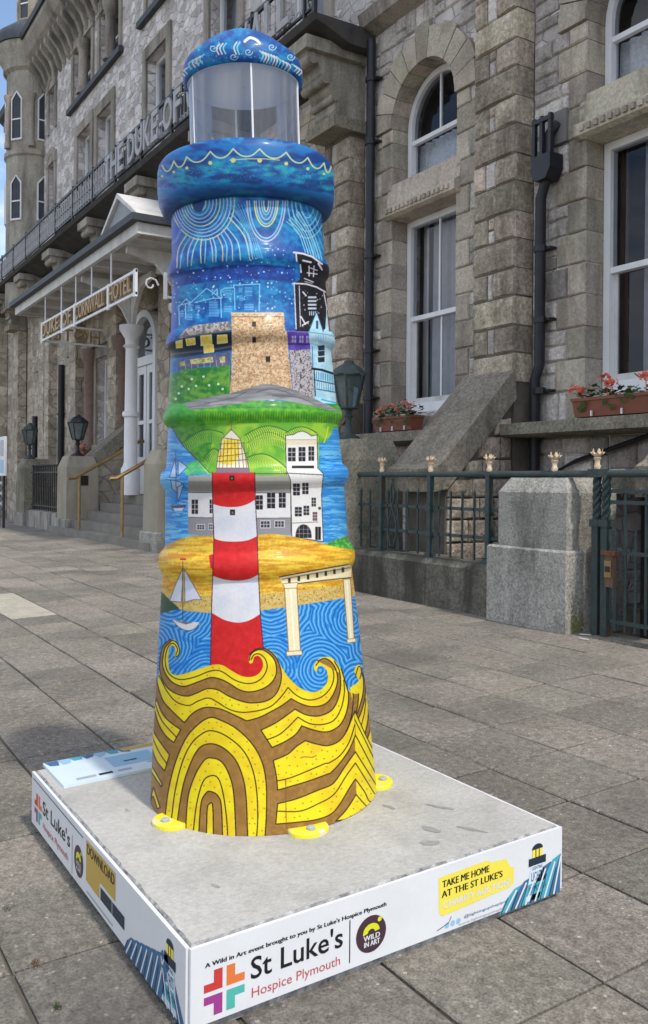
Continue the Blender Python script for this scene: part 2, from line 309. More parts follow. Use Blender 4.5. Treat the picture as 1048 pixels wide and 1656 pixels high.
M['pane'] = glassy('window_glass', (0.84, 0.86, 0.89), 0.015, 0.015, ior=1.30)
M['lampglass'] = glassy('lantern_glass', (0.45, 0.52, 0.53), 0.06, 0.05, haze=0.25, hcol=(0.25, 0.30, 0.30))
M['room'] = mk('dim_room', (0.16, 0.155, 0.15), (0.22, 0.21, 0.20), scale=1.2, rough=0.9)
M['net'] = mk('net_curtain', (0.58, 0.60, 0.62), (0.72, 0.73, 0.74), scale=26, rough=0.95, fine=0.25, fscale=30)
M['curtain_and_reflection'] = mk('grey_curtain_reflection', (0.36, 0.35, 0.365), (0.46, 0.45, 0.465), scale=6, rough=0.95)
M['terracotta'] = mk('terracotta_plastic', (0.19, 0.060, 0.035), (0.235, 0.080, 0.045), scale=6, rough=0.6, fine=0.12)
M['leaf'] = mk('geranium_leaf', (0.045, 0.085, 0.022), (0.085, 0.13, 0.04), scale=40, rough=0.7)
M['petal'] = mk('geranium_petal', (0.62, 0.07, 0.03), (0.78, 0.14, 0.06), scale=50, rough=0.7)
M['petal_pale'] = mk('coral_petal', (0.62, 0.17, 0.11), (0.74, 0.28, 0.2), scale=50, rough=0.7)
M['step'] = mk('worn_step_stone', (0.19, 0.175, 0.150), (0.26, 0.24, 0.21), scale=3, rough=0.9, bump=0.4, fine=0.2, rand=0.06)
M['tan'] = mk('tan_render', (0.30, 0.265, 0.205), (0.37, 0.33, 0.26), scale=2.5, rough=0.9, fine=0.1, grime=(0.15, 0.13, 0.10), gscale=2, gamt=0.5)
M['pinkstone'] = mk('pink_granite', (0.19, 0.125, 0.10), (0.26, 0.18, 0.15), scale=12, rough=0.7, fine=0.2)
M['plaque'] = mk('bronze_plaque', (0.03, 0.026, 0.02), (0.05, 0.043, 0.033), scale=10, rough=0.4, metal=0.6)
M['wood'] = mk('weathered_wood', (0.10, 0.065, 0.04), (0.16, 0.11, 0.07), scale=6, rough=0.8, fine=0.3, stretch=(6, 6, 0.5))
M['rust'] = mk('rust', (0.12, 0.045, 0.02), (0.2, 0.08, 0.035), scale=20, rough=0.9, fine=0.3)
M['concrete'] = mk('cast_concrete', (0.415, 0.405, 0.382), (0.495, 0.482, 0.455), scale=3.2, rough=0.85, bump=0.6, bscale=70, fine=0.16, fscale=55, grime=(0.29, 0.28, 0.262), gscale=4.5, gamt=0.55, gpos=(0.52, 0.74))
M['dust'] = mk('scuffed_concrete', (0.24, 0.235, 0.225), (0.33, 0.32, 0.305), scale=30, rough=0.9, bump=0.4)
M['edge'] = mk('chipped_edge_dark_gap', (0.14, 0.14, 0.145), (0.50, 0.49, 0.47), scale=34, rough=0.95, bump=0.8, fine=0.4, fscale=70)
def flat(name, rgb, rough=0.45, k=0.95): 
    c = srgb(*rgb, k); return mk(name, c, tuple(x * 0.93 for x in c[:3]), scale=7, rough=rough, fine=0.02)
for nm, rgb in dict(print_white=(226, 227, 229), print_black=(25, 25, 28), print_red=(205, 62, 60), print_orange=(226, 122, 62), print_teal=(84, 180, 170), print_purple=(160, 62, 140), print_pink=(196, 88, 92), print_plum=(72, 48, 60), print_lime=(222, 226, 40), print_yellow=(246, 228, 84), print_blue=(74, 168, 190), print_navy=(34, 48, 66), print_sky=(150, 195, 225), print_grey=(170, 176, 186), print_gold=(200, 168, 80), print_steel=(64, 110, 150), print_pale=(214, 228, 238)).items():
    M[nm] = flat(nm, rgb)
M['yellowfoot'] = mk('yellow_foot_paint', srgb(232, 214, 40), srgb(240, 226, 70), scale=14, rough=0.4, fine=0.05, grime=srgb(222, 205, 196), gscale=16, gamt=0.85, gpos=(0.55, 0.62))
M['whiteacrylic'] = mk('clear_joint_strip', (0.85, 0.86, 0.88), rough=0.2)
M['greydisc'] = mk('grey_underside', (0.80, 0.83, 0.90), (0.84, 0.87, 0.93), scale=2, rough=0.5)
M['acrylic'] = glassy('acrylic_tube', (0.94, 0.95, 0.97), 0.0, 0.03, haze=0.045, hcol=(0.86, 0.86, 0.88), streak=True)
# ================================================================== ground and paving
def gz(y): return SLOPE * min(y, 5.3)
m = MB()
gx, gy = [-400, -40, -2.8, 120], [-120, 5.3, 6.6, 300]
for i in range(3):
    for j in range(3):
        if i == 1 and j == 1: continue
        a = [(gx[i], gy[j]), (gx[i + 1], gy[j]), (gx[i + 1], gy[j + 1]), (gx[i], gy[j + 1])]
        m.add([(x, y, gz(y) - 0.014) for x, y in a], [(0, 1, 2, 3)])
tag(m.build('ground', M['joint'], origin=(0, 0, 0)), kind='structure')
TX, TY, TX0, TY0, GAP = 0.436, 0.41, -2.37, 2.58, 0.0058
def proj(p):
    d = np.asarray(p, float) - CAM; z = d @ FW
    if z < 0.1: return None
    r, u = d @ RT / z, d @ UPV / z
    return CXP + FPX * (r * _c + u * _s), CYP - FPX * (-r * _s + u * _c), z
pav = tag(node('pavement', (-8, 2, gz(2))), kind='structure')
def slab(mb, i, j, rng, extra=0.0):
    x0, x1 = TX0 + i * TX + GAP, TX0 + (i + 1) * TX - GAP
    y0, y1 = TY0 + j * TY + GAP, TY0 + (j + 1) * TY - GAP
    t0 = rng.uniform(-.0025, .001); t = [t0 + rng.uniform(-0.002, 0.001) for _ in range(4)]
    c = 0.006
    jx = lambda: rng.uniform(-.0038, .0038)
    b = [(x0 + jx(), y0 + jx()), (x1 + jx(), y0 + jx()), (x1 + jx(), y1 + jx()), (x0 + jx(), y1 + jx())]
    q = [(x0 + c, y0 + c), (x1 - c, y0 + c), (x1 - c, y1 - c), (x0 + c, y1 - c)]
    if rng.random() < .3:                                   # a chipped corner
        k = rng.randrange(4); e = rng.uniform(.012, .04); q[k] = (q[k][0] + (e if k in (0, 3) else -e), q[k][1] + (e if k in (0, 1) else -e))
    vs = [(x, y, gz(y) - 0.03) for x, y in b] + [(x, y, gz(y) - 0.005 + t[k]) for k, (x, y) in enumerate(b)] + [(x, y, gz(y) + t[k] + extra) for k, (x, y) in enumerate(q)]
    mb.add(vs, [(0, 1, 5, 4), (1, 2, 6, 5), (2, 3, 7, 6), (3, 0, 4, 7), (4, 5, 9, 8), (5, 6, 10, 9), (6, 7, 11, 10), (7, 4, 8, 11), (8, 9, 10, 11)])
rng = random.Random(3)
cand, rest = [], []
for i in range(-64, 12):
    for j in range(-24, 6):
        x, y = TX0 + (i + .5) * TX, TY0 + (j + .5) * TY
        if y + TY / 2 > 5.06: continue
        p = proj((x, y, gz(y)))
        if p and -40 < p[0] < 1090 and p[1] < 1740: cand.append((p[2], i, j))
        else: rest.append((i, j))
cand.sort()
pale = set()  # slabs that carry the painted patch of sunlight
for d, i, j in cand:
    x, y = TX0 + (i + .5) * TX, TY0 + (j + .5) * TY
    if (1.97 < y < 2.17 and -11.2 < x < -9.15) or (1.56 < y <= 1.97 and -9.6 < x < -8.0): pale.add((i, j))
for d, i, j in cand[:290]:
    mb = MB(); slab(mb, i, j, rng); mb.build('paving_slab', M['slab_sunlit' if (i, j) in pale else 'slab'], pav)
far = MB()
for d, i, j in cand[290:]:
    if (i, j) in pale: mb = MB(); slab(mb, i, j, rng); mb.build('paving_slab', M['slab_sunlit'], pav)
    else: slab(far, i, j, rng)
for i, j in rest: slab(far, i, j, rng)
tag(far.build('far_slabs', M['slab'], pav), kind='stuff')
# strip of dressed edging where the pavement meets the hotel
eb = MB()
for k in range(46):
    x1 = -3.2 - k * 0.8
    if -19.4 < x1 < -12.8: continue
    eb.box(x1 - 0.79, x1, 5.047, 5.29, -0.03, 0.001 + rng.uniform(0, .002))
tag(eb.tilt().build('edging_strip', M['slab'], pav), kind='stuff')
# the basement area in front of the hotel
m = MB(); m.box(-40, -2.8, 5.3, 6.6, -1.7, -1.6); m.box(-40, -2.8, 5.24, 5.299, -1.6, 0.165)
tag(m.build('basement_area', M['granite'], origin=(-8, 5.9, -1.6)), kind='structure')
# weeds in the joints by the plinth
for wx, wy, cx_, n_ in ((-2.15, .585, 'leaf', 26), (-2.37, .59, 'rust', 20), (-3.66, 0.985, 'rust', 14), (-2.72, .59, 'leaf', 14)):
    mb = MB()
    for k in range(n_):
        a = rng.uniform(0, 6.28); r = rng.uniform(0, .022); h = rng.uniform(.006, .02)
        x, y = wx + r * math.cos(a), wy + r * 0.5 * math.sin(a)
        mb.add([(x - .003, y, gz(y)), (x + .003, y, gz(y)), (x + rng.uniform(-.012, .012), y + rng.uniform(-.012, .012), gz(y) + h)], [(0, 1, 2)])
    tag(mb.build('joint_weed', M[cx_], pav), kind='stuff')
# ================================================================== hotel
text_meshes([('L_' + ch, ch, 0.06) for ch in 'THEDUKOFCRNWAL'] +
            [('G_' + wd, wd, 0.03) for wd in ('DUKE', 'OF', 'CORNWALL', 'HOTEL')] +
            [('small', "A Wild in Art event brought to you by St Luke's Hospice Plymouth", 0.0), ('stl', "St Luke's", 0.0), ('hos', 'Hospice Plymouth', 0.0),
             ('wild', 'WILD', 0.0), ('inart', 'IN ART', 0.0), ('take', 'TAKE ME HOME', 0.0), ('at', "AT THE ST LUKE'S", 0.0), ('char', 'CHARITY AUCTION!', 0.0),
             ('down', 'DOWNLOAD', 0.0), ('lights', 'LIGHTS', 0.0), ('light', 'LIGHTING', 0.0), ('hand', '@lightinguptheplym', 0.0), ('web', 'www.lightinguptheplym', 0.0), ('ofp', 'PLYMOUTH', 0.0)])
hotel = tag(node('hotel_building', (-13, 6.5, 0.18)), 'grey stone Victorian hotel with arched windows, long iron balcony and round corner turret', 'building')
YW, YP, YF = 6.5, 6.25, 6.76
rs = random.Random(11)
def wall_panel(mb, x0, x1, z0, z1, yf, yb, ops):
    xs = sorted({x0, x1, *[a for o in ops for a in o[:2] if x0 < a < x1]})
    for a, b in zip(xs, xs[1:]):
        c = (a + b) / 2
        blk = sorted([(o[2], o[3]) for o in ops if o[0] < c < o[1]])
        z = z0
        for p, q in blk + [(z1, z1)]:
            if p > z + 1e-6: mb.box(a, b, yf, yb, z, p)
            z = max(z, q)
def arch_pts(x0, x1, zs, n=12, k=0.0):
    c, r = (x0 + x1) / 2, (x1 - x0) / 2 + k
    return [(c + r * math.cos(math.pi * (1 - i / n)), zs + r * math.sin(math.pi * (1 - i / n))) for i in range(n + 1)]
def spandrels(mb, x0, x1, zs, zt, yf, yb):
    pts = arch_pts(x0, x1, zs, 16)
    mid = 8
    mb.prism([(x0, zt + .01), (x0, zs)] + pts[1:mid + 1] + [((x0 + x1) / 2, zt + .01)], yf, yb)
    mb.prism([((x0 + x1) / 2, zt + .01)] + pts[mid:-1] + [(x1, zs), (x1, zt + .01)], yf, yb)
BAYS = [(-5.82, -4.57), (-8.93, -7.69), (-2.79, -1.54)]
ZB, ZL, ZT, ZS = 2.12, 4.55, 4.98, 5.68
near_ops = []
for a, b in BAYS:
    near_ops += [(a, b, ZB, ZL), (a, b, ZT, ZS + (b - a) / 2)]
near_ops.append((-5.52, -3.6, -1.6, 1.22))
up_ops = [(-17.58, -16.48, 7.3, 10.0), (-20.9, -19.84, 7.3, 9.97), (-22.53, -21.44, 7.3, 10.02), (-14.45, -13.3, 7.3, 10.0), (-11.7, -10.55, 7.3, 10.0), (-25.35, -24.75, 8.7, 10.1)]
top_ops = [(-22.95, -21.4, 10.98, 12.35), (-20.75, -19.35, 10.98, 12.35), (-25.35, -24.75, 11.0, 12.2), (-17.6, -16.2, 10.98, 12.35), (-14.6, -13.2, 10.98, 12.35)]
low_ops = [(-22.75, -21.35, 2.1, 4.15), (-20.75, -19.45, 2.1, 4.15), (-17.95, -16.45, 0.98, 4.75), (-26.0, -25.3, 1.9, 4.1), (-12.6, -11.4, 2.1, 4.4), (-15.4, -14.2, 2.1, 4.4)]
mb = MB(); wall_panel(mb, -27.0, 1.5, -1.6, 13.0, YW + 0.018, YW + 0.45, near_ops + up_ops + top_ops + low_ops)
for a, b in BAYS: spandrels(mb, a, b, ZS, ZS + (b - a) / 2, YW + 0.018, YW + 0.45)
main_wall = mb.build('main_wall', M['farwall'], hotel)
mb = MB(); wall_panel(mb, -40, -27.02, -1.6, 6.85, YW + 0.03, YW + 0.45, [(-29.6, -28.6, 2.0, 4.2), (-32.6, -31.6, 2.0, 4.2)]); mb.build('side_wall', M['lowwall'], hotel)
# lower storey of the far part is darker, rougher stone; only the near bays show single stones
mb = MB(); wall_panel(mb, -27.0, -10.2, -1.6, 6.6, YW - 0.012, YW + 0.017, low_ops); mb.build('lower_wall_facing', M['lowwall'], hotel)
# body of the building, so that it stands as a block and throws its shade
mb = MB(); mb.box(-26.9, 1.4, 9.2, 15, -1.6, 13.0); mb.box(1.0, 1.4, YW + .46, 9.19, -1.6, 13.0); mb.box(-26.9, -26.5, YW + .46, 9.19, -1.6, 13); mb.build('rear_wall', M['farwall'], hotel)

def stone_mb(x0, x1, z0, z1, yf, dep, r=0.010, ch=0.014, rock=0.0, rngs=rs):
    j = lambda a: rngs.uniform(-a, a)
    mbs = MB()
    y = yf + j(0.004)
    fx0, fx1, fz0, fz1 = x0 + ch, x1 - ch, z0 + ch, z1 - ch
    cs = [(x0, z0), (x1, z0), (x1, z1), (x0, z1)]; fc = [(fx0, fz0), (fx1, fz0), (fx1, fz1), (fx0, fz1)]
    js = [(j(r * .5), j(r * .5)) for _ in range(4)]
    vs = [(x + a, yf + dep, z + b) for (x, z), (a, b) in zip(cs, js)] + [(x + a, y + ch + rock * .3, z + b) for (x, z), (a, b) in zip(cs, js)]
    n = 1
    if rock > 0:
        nx, nz = 4, 3
        base = len(vs)
        for kz in range(nz + 1):
            for kx in range(nx + 1):
                x = lerp(fx0, fx1, kx / nx); z = lerp(fz0, fz1, kz / nz)
                e = (kx in (0, nx)) + (kz in (0, nz))
                vs.append((x + (0 if kx in (0, nx) else j(r)), y - (rock * rngs.uniform(.3, 1.0) if e == 0 else (rock * rngs.uniform(0, .5) if e == 1 else 0)), z + (0 if kz in (0, nz) else j(r))))
        g = lambda a, b: base + b * (nx + 1) + a
        fs = [(g(a, b), g(a + 1, b), g(a + 1, b + 1), g(a, b + 1)) for a in range(nx) for b in range(nz)]
        fs += [(4, 5, g(nx, 0), *[g(a, 0) for a in range(nx - 1, -1, -1)]), (5, 6, g(nx, nz), *[g(nx, b) for b in range(nz - 1, -1, -1)]), (6, 7, g(0, nz), *[g(a, nz) for a in range(1, nx + 1)]), (7, 4, g(0, 0), *[g(0, b) for b in range(1, nz + 1)])]
    else:
        base = len(vs); vs += [(x + j(r * .3), y, z + j(r * .3)) for x, z in fc]
        fs = [(8, 9, 10, 11), (4, 5, 9, 8), (5, 6, 10, 9), (6, 7, 11, 10), (7, 4, 8, 11)]
    fs += [(0, 1, 5, 4), (1, 2, 6, 5), (2, 3, 7, 6), (3, 0, 4, 7)]
    return mbs.add(vs, fs)
def stone(x0, x1, z0, z1, yf, dep, mat, parent, rock=0.0, name='stone'):
    g = 0.006
    if x1 - x0 < .03 or z1 - z0 < .03: return
    return stone_mb(x0 + g, x1 - g, z0 + g, z1 - g, yf, dep, rock=rock).build(name, M[mat], parent)
def fill_row(x0, x1, z0, z1, mat, parent, wmin=.16, wmax=.36):
    """one course of squared rubble, some of it split into two thin stones"""
    x = x0
    while x < x1 - .02:
        wd = min(rs.uniform(wmin, wmax), x1 - x)
        if x1 - x - wd < .1: wd = x1 - x
        if z1 - z0 > .24 and rs.random() < .62:
            zm = lerp(z0, z1, rs.uniform(.38, .62))
            stone(x, x + wd, z0, zm, YW - rs.uniform(0, .012), .03, mat, parent, rock=.014); stone(x, x + wd, zm, z1, YW - rs.uniform(0, .012), .03, mat, parent, rock=.014)
        else: stone(x, x + wd, z0, z1, YW - rs.uniform(0, .012), .03, mat, parent, rock=.014)
        x += wd
COURSE = 0.302
def bay_stones(px_right, a, b, px_left, z0=1.88, z1=7.0, left=True, right=True):
    """window jambs of dressed blocks, squared rubble between them and the buttresses, arch of wedge stones"""
    c, rad = (a + b) / 2, (b - a) / 2
    nz_ = int((z1 - z0) / COURSE) + 1
    for k in range(nz_):
        za, zb = z0 + k * COURSE, min(z0 + (k + 1) * COURSE, z1)
        if zb - za < .05: continue
        zm = (za + zb) / 2
        q = .36 if k % 2 else .22
        for side, on in ((0, left), (1, right)):
            if not on: continue
            xe = px_right if side == 0 else px_left               # where the wall meets the buttress
            sgn = -1 if side == 0 else 1
            edge = a if side == 0 else b
            if za < ZS - .04: 
                zb = min(zb, ZS) if zb > ZS else zb
                                                      # below the springing: block + rubble
                xi = edge + sgn * min(q, abs(edge - xe) - .02)
                lo, hi = sorted((edge - sgn * .016, xi))
                stone(lo, hi, za, zb, YW - .012, .30, 'ashlar', main_wall)
                lo, hi = sorted((xi, xe))
                if hi - lo > .06: fill_row(lo, hi, za, zb, 'limestone', main_wall)
            else:
                ro = rad + .36
                dz = max(0, za - ZS - .0)
                ext = math.sqrt(max(0, ro * ro - dz * dz)) if dz < ro else 0
                xi = c + sgn * ext
                lo, hi = sorted((xi, xe))
                if hi - lo > .08: fill_row(lo, hi, za, zb, 'limestone', main_wall)
                if dz >= ro and side == 0: fill_row(c, xe if xe > c else c, za, zb, 'limestone', main_wall)
    nv = 11
    for k in range(nv):
        a0, a1 = math.pi * k / nv + .008, math.pi * (k + 1) / nv - .008
        r0, r1 = rad - .010, rad + .34 + (.03 if k % 2 else 0)
        if k == nv // 2: r1 += .06
        am = (a0 + a1) / 2
        poly = [(c - r0 * math.cos(t), ZS + r0 * math.sin(t)) for t in (a0, am, a1)] + [(c - r1 * math.cos(t), ZS + r1 * math.sin(t)) for t in (a1, am, a0)]
        if any(not (min(px_left, px_right) - .3 < p[0] < max(px_left, px_right) + .3) for p in poly): pass
        yv = YW - .028 - rs.uniform(0, .012)
        MB().prism(poly, yv, YW + .28).build('arch_stone', M['ashlar'], main_wall)
bay_stones(-6.5, -5.82, -4.57, -4.1, right=False)
bay_stones(-9.53, -8.93, -7.69, -7.13)
for x in (-6.5,):                                        # thin right margin of the near bay
    pass
# basement walling under the ledges
def base_courses(xa, xb, z0=0.1, z1=1.74):
    z = z0
    while z < z1 - .03:
        h = min(rs.uniform(.2, .34), z1 - z)
        if z1 - z - h < .1: h = z1 - z
        x = xa
        while x < xb - .02:
            wd = min(rs.uniform(.3, .75), xb - x)
            if xb - x - wd < .12: wd = xb - x
            stone(x, x + wd, z, z + h, YW - rs.uniform(0, .02), .04, 'limestone', main_wall, rock=.010)
            x += wd
        z += h
base_courses(-6.5, -5.53, .4); base_courses(-5.53, -3.6, 1.42)
MB().box(-5.66, -3.5, YW - .03, YW + .1, 1.20, 1.415).build('basement_lintel', M['coping'], hotel)
rm = MB(); rm.add([(-5.6, 6.97, -1.6), (-3.5, 6.97, -1.6), (-3.5, 8.3, -1.6), (-5.6, 8.3, -1.6), (-5.6, 6.97, 1.3), (-3.5, 6.97, 1.3), (-3.5, 8.3, 1.3), (-5.6, 8.3, 1.3)], [(0, 1, 2, 3), (7, 6, 5, 4), (2, 6, 7, 3), (1, 5, 6, 2), (0, 3, 7, 4)]); rm.build('basement_lobby', M['room'], hotel)
base_courses(-9.53, -7.13, 1.0)
# ---------------------------------------------------------------- buttresses
def buttress(x0, x1, z0, z1, rake=True, stones=True):
    mb = MB(); mb.box(x0 + .012, x1 - .012, YP + .018, YW + .016, z0, z1)
    bt = mb.build('buttress', M['mortar'], hotel)
    if stones:
        z, k = max(z0, 2.3), 0
        wd = x1 - x0
        while z < z1 - .1:
            h = min(.275 if k % 2 else .30, z1 - z)
            if k % 2 == 0: stone(x0, x1, z, z + h, YP, .25, 'rockface', bt, rock=.030)
            else:
                f1, f2 = rs.uniform(.26, .36), rs.uniform(.48, .56)
                stone(x0, x0 + wd * f1, z, z + h, YP, .1, 'rockface', bt, rock=.026)
                zm = z + h * rs.uniform(.35, .65)
                if rs.random() < .5: stone(x0 + wd * f1, x0 + wd * f2, z, zm, YP + .006, .1, 'limestone', bt, rock=.006); stone(x0 + wd * f1, x0 + wd * f2, zm, z + h, YP + .006, .1, 'rockface', bt, rock=.006)
                else: stone(x0 + wd * f1, x0 + wd * f2, z, z + h, YP + .006, .1, 'limestone', bt, rock=.006)
                stone(x0 + wd * f2, x1, z, z + h, YP, .25, 'rockface', bt, rock=.026)
            z += h; k += 1
    if rake:
        # raking foot: thick sloping slab over a rubble cheek
        t = .20
        prof = [(YP + .02, 2.42), (YP + .02, 2.42 - t * 1.25), (5.36, 1.44 - t * .62), (5.24, 1.40 - t * .9), (5.24, 1.44)]
        MB().prism([(YP + .0, 2.43), (YP + .02, 2.13), (5.40, 1.23), (5.22, 1.20), (5.22, 1.42), (5.32, 1.47)], x0 - .10, x1 + .02, axis='x').build('raking_slab', M['coping'], hotel)
        ch = MB().prism([(YP + .03, 2.125), (5.42, 1.225), (5.42, -1.6), (YP + .03, -1.6)], x0 - .04, x1 - .05, axis='x').build('raking_cheek', M['mortar'], hotel)
        z = -.1                                          # rubble on the cheek's visible side
        while z < 2.1:
            h = rs.uniform(.12, .24)
            ys = 5.43 if z < 1.2 else 5.43 + (z - 1.2) / (2.11 - 1.2) * (YP - 5.43) + .1
            y = ys
            while y < YP - .03:
                l_ = min(rs.uniform(.15, .34), YP - y)
                g = .008
                if l_ > .06:
                    o = stone_mb(y + g, y + l_ - g, z + g, z + h - g, 0, .055, rock=.016)
                    o.v = [(x1 - .012 - vy, vx, vz) for vx, vy, vz in o.v]
                    top = [1.2 + (vy - 5.40) / (YP - 5.40) * .91 for _, vy, _ in o.v]
                    o.v = [(vx, vy, min(vz, tt - .005)) for (vx, vy, vz), tt in zip(o.v, top)]
                    o.build('cheek_stone', M['rockface'], ch)
                y += l_
            z += h
    return bt
buttress(-7.13, -6.5, 1.3, 7.0)
b2 = buttress(-10.16, -9.53, 1.3, 5.85)
buttress(-4.1, -3.47, 1.3, 7.0, stones=False)
for xx in (-24.3, -28.0, -30.5): buttress(xx - .5, xx, -1.6, 6.6, rake=False, stones=False).active_material = M['lowwall']
# ledges under the windows and dressed window dressings
for xa, xb in ((-6.49, -3.4), (-9.45, -7.14)):
    x = xa
    while x < xb - .05:
        l_ = min(.95, xb - x)
        MB().prism([(6.06, 1.76), (6.06, 1.87), (6.56, 1.89), (6.56, 1.74), (6.16, 1.74)], x + .003, x + l_ - .003, axis='x').build('window_ledge', M['coping'], hotel); x += l_
for a, b in BAYS[:2]:
    tr = MB().prism([(6.50, ZT), (6.478, ZL + .17), (6.40, ZL + .13), (6.40, ZL + .02), (6.46, ZL - .006), (6.90, ZL - .006), (6.90, ZT + .03), (6.56, ZT + .03)], a - .07, b + .07, axis='x').build('window_transom', M['ashlar'], hotel)
    for k in range(15):
        x = lerp(a, b, (k + .5) / 15); MB().box(x - .024, x + .024, 6.375, 6.399, ZL + .045, ZL + .10).build('dentil', M['ashlar'], tr)
    MB().prism([(6.42, 1.92), (6.42, 2.06), (6.80, 2.13), (6.80, 1.92)], a - .04, b + .04, axis='x').build('window_sill', M['ashlar'], hotel)
# ---------------------------------------------------------------- windows
def wavy(x0, x1, z0, z1, y, amp, n, seed):
    r = random.Random(seed); mbw = MB(); k = n * 4
    ph = [r.uniform(0, 6) for _ in range(3)]
    xs = [lerp(x0, x1, i / k) for i in range(k + 1)]
    f = lambda x, q: y + amp * (math.sin((x - x0) / (x1 - x0) * n * 6.28 + ph[0]) + .5 * math.sin((x - x0) * 37 + ph[1] + q * .6))
    nzr = 4
    vs = [(x, f(x, q), lerp(z0, z1, q / nzr)) for q in range(nzr + 1) for x in xs]
    return mbw.add(vs, [(q * (k + 1) + i, q * (k + 1) + i + 1, (q + 1) * (k + 1) + i + 1, (q + 1) * (k + 1) + i) for q in range(nzr) for i in range(k)])
def pane_mb(x0, x1, z0, z1, y): return MB().add([(x0, y, z0), (x1, y, z0), (x1, y, z1), (x0, y, z1)], [(0, 1, 2, 3)])
def sash_low(a, b, z0, z1, y=YF, nv=1, meet=.5, curtain_and_reflection=None, seed=0, simple=False):
    f = .075
    fr = MB().ring([(a, z0), (b, z0), (b, z1), (a, z1)], [(a + f, z0 + f * 1.5), (b - f, z0 + f * 1.5), (b - f, z1 - f), (a + f, z1 - f)], y - .03, y + .07)
    wdw = fr.build('sash_window', M['white'], hotel)
    zm = lerp(z0, z1, meet)
    xi0, xi1, zi0, zi1 = a + f, b - f, z0 + f * 1.5, z1 - f
    MB().box(xi0 - .002, xi1 + .002, y - .012, y + .045, zm - .028, zm + .028).build('meeting_rail', M['white'], wdw)
    if not simple:
        MB().ring([(xi0, zi0), (xi1, zi0), (xi1, zm - .03), (xi0, zm - .03)], [(xi0 + .045, zi0 + .07), (xi1 - .045, zi0 + .07), (xi1 - .045, zm - .033), (xi0 + .045, zm - .033)], y + .034, y + .06).build('lower_sash', M['offwhite'], wdw)
    for k in range(nv):
        x = lerp(xi0, xi1, (k + 1) / (nv + 1))
        MB().box(x - .013, x + .013, y + .004, y + .032, zm + .03, zi1).build('glazing_bar', M['white'], wdw)
        MB().box(x - .013, x + .013, y + .038, y + .058, zi0, zm - .03).build('glazing_bar', M['white'], wdw)
    pane_mb(xi0, xi1, zm, zi1, y + .018).build('pane', M['pane'], wdw); pane_mb(xi0, xi1, zi0, zm, y + .048).build('pane', M['pane'], wdw)
    rm = MB(); rm.add([(a - .2, y + .12, z0 - .1), (b + .2, y + .12, z0 - .1), (b + .2, y + 1.5, z0 - .1), (a - .2, y + 1.5, z0 - .1), (a - .2, y + .12, z1 + .1), (b + .2, y + .12, z1 + .1), (b + .2, y + 1.5, z1 + .1), (a - .2, y + 1.5, z1 + .1)],
                     [(0, 1, 2, 3), (7, 6, 5, 4), (2, 6, 7, 3), (1, 5, 6, 2), (0, 3, 7, 4)])
    rm.build('room_lining', M['room'], wdw)
    if curtain_and_reflection: 
        for (u0, u1, mat) in curtain_and_reflection: wavy(lerp(a, b, u0), lerp(a, b, u1), z0, z1, y + .22, .018, max(2, int((u1 - u0) * 14)), seed).build('curtain_and_reflection', M[mat], wdw, smooth=True)
    return wdw
def sash_arch(a, b, z0, zs, y=YF, seed=0):
    f = .075
    outer = [(a, z0)] + arch_pts(a, b, zs, 18) + [(b, z0)]
    inner = [(a + f, z0 + f)] + arch_pts(a, b, zs, 18, -f) + [(b - f, z0 + f)]
    wdw = MB().ring(outer, inner, y - .03, y + .07).build('arched_window', M['white'], hotel)
    zm = z0 + .52; c = (a + b) / 2; r = (b - a) / 2 - f
    MB().box(a + f - .002, b - f + .002, y - .012, y + .045, zm - .026, zm + .026).build('meeting_rail', M['white'], wdw)
    MB().box(c - .013, c + .013, y + .0, y + .03, zm + .028, zs + r + .005).build('glazing_bar', M['white'], wdw)
    pp = MB(); P_ = [(a + f, zm)] + arch_pts(a, b, zs, 18, -f) + [(b - f, zm)]
    pp.add([(x, y + .018, z) for x, z in P_], [tuple(range(len(P_)))[::-1]]); pp.build('pane', M['pane'], wdw)
    pane_mb(a + f, b - f, z0 + f, zm, y + .04).build('pane', M['pane'], wdw)
    wavy(a + .03, b - .03, z0, zm + .02, y + .16, .02, 9, seed).build('net_curtain', M['net'], wdw, smooth=True)
    rm = MB(); z1 = zs + r + .2; rm.add([(a - .2, y + .12, z0 - .05), (b + .2, y + .12, z0 - .05), (b + .2, y + 1.5, z0 - .05), (a - .2, y + 1.5, z0 - .05), (a - .2, y + .12, z1), (b + .2, y + .12, z1), (b + .2, y + 1.5, z1), (a - .2, y + 1.5, z1)],
                     [(0, 1, 2, 3), (7, 6, 5, 4), (2, 6, 7, 3), (1, 5, 6, 2), (0, 3, 7, 4)])
    rm.build('room_lining', M['room'], wdw)
for k, (a, b) in enumerate(BAYS):
    sash_low(a + .02, b - .02, ZB + .03, ZL - .01, nv=1, meet=.49, curtain_and_reflection=[(.0, .10, 'offwhite'), (.16, .95, 'curtain_and_reflection')] if k == 1 else [(.0, .09, 'wood'), (.24, 1.0, 'curtain_and_reflection')], seed=k)  # in the two nearer bays the grey sheet stands in for pane reflections
    sash_arch(a + .02, b - .02, ZT + .02, ZS, seed=k + 5)
def surround(a, b, z0, z1, mat='trim', wd=.22, pr=.03):
    s_ = MB().box(a - wd, a - .001, YW - pr, YW + .30, z0, z1).box(b + .001, b + wd, YW - pr, YW + .30, z0, z1).box(a - wd, b + wd, YW - pr - .004, YW + .30, z1 + .001, z1 + .26)
    return s_.build('window_surround', M[mat], hotel)
for a, b, z0, z1 in up_ops[:5]:
    surround(a, b, z0, z1); sash_low(a + .01, b - .01, z0, z1 - .01, y=YW + .22, nv=0, simple=True, curtain_and_reflection=[(.0, 1, 'curtain_and_reflection')])
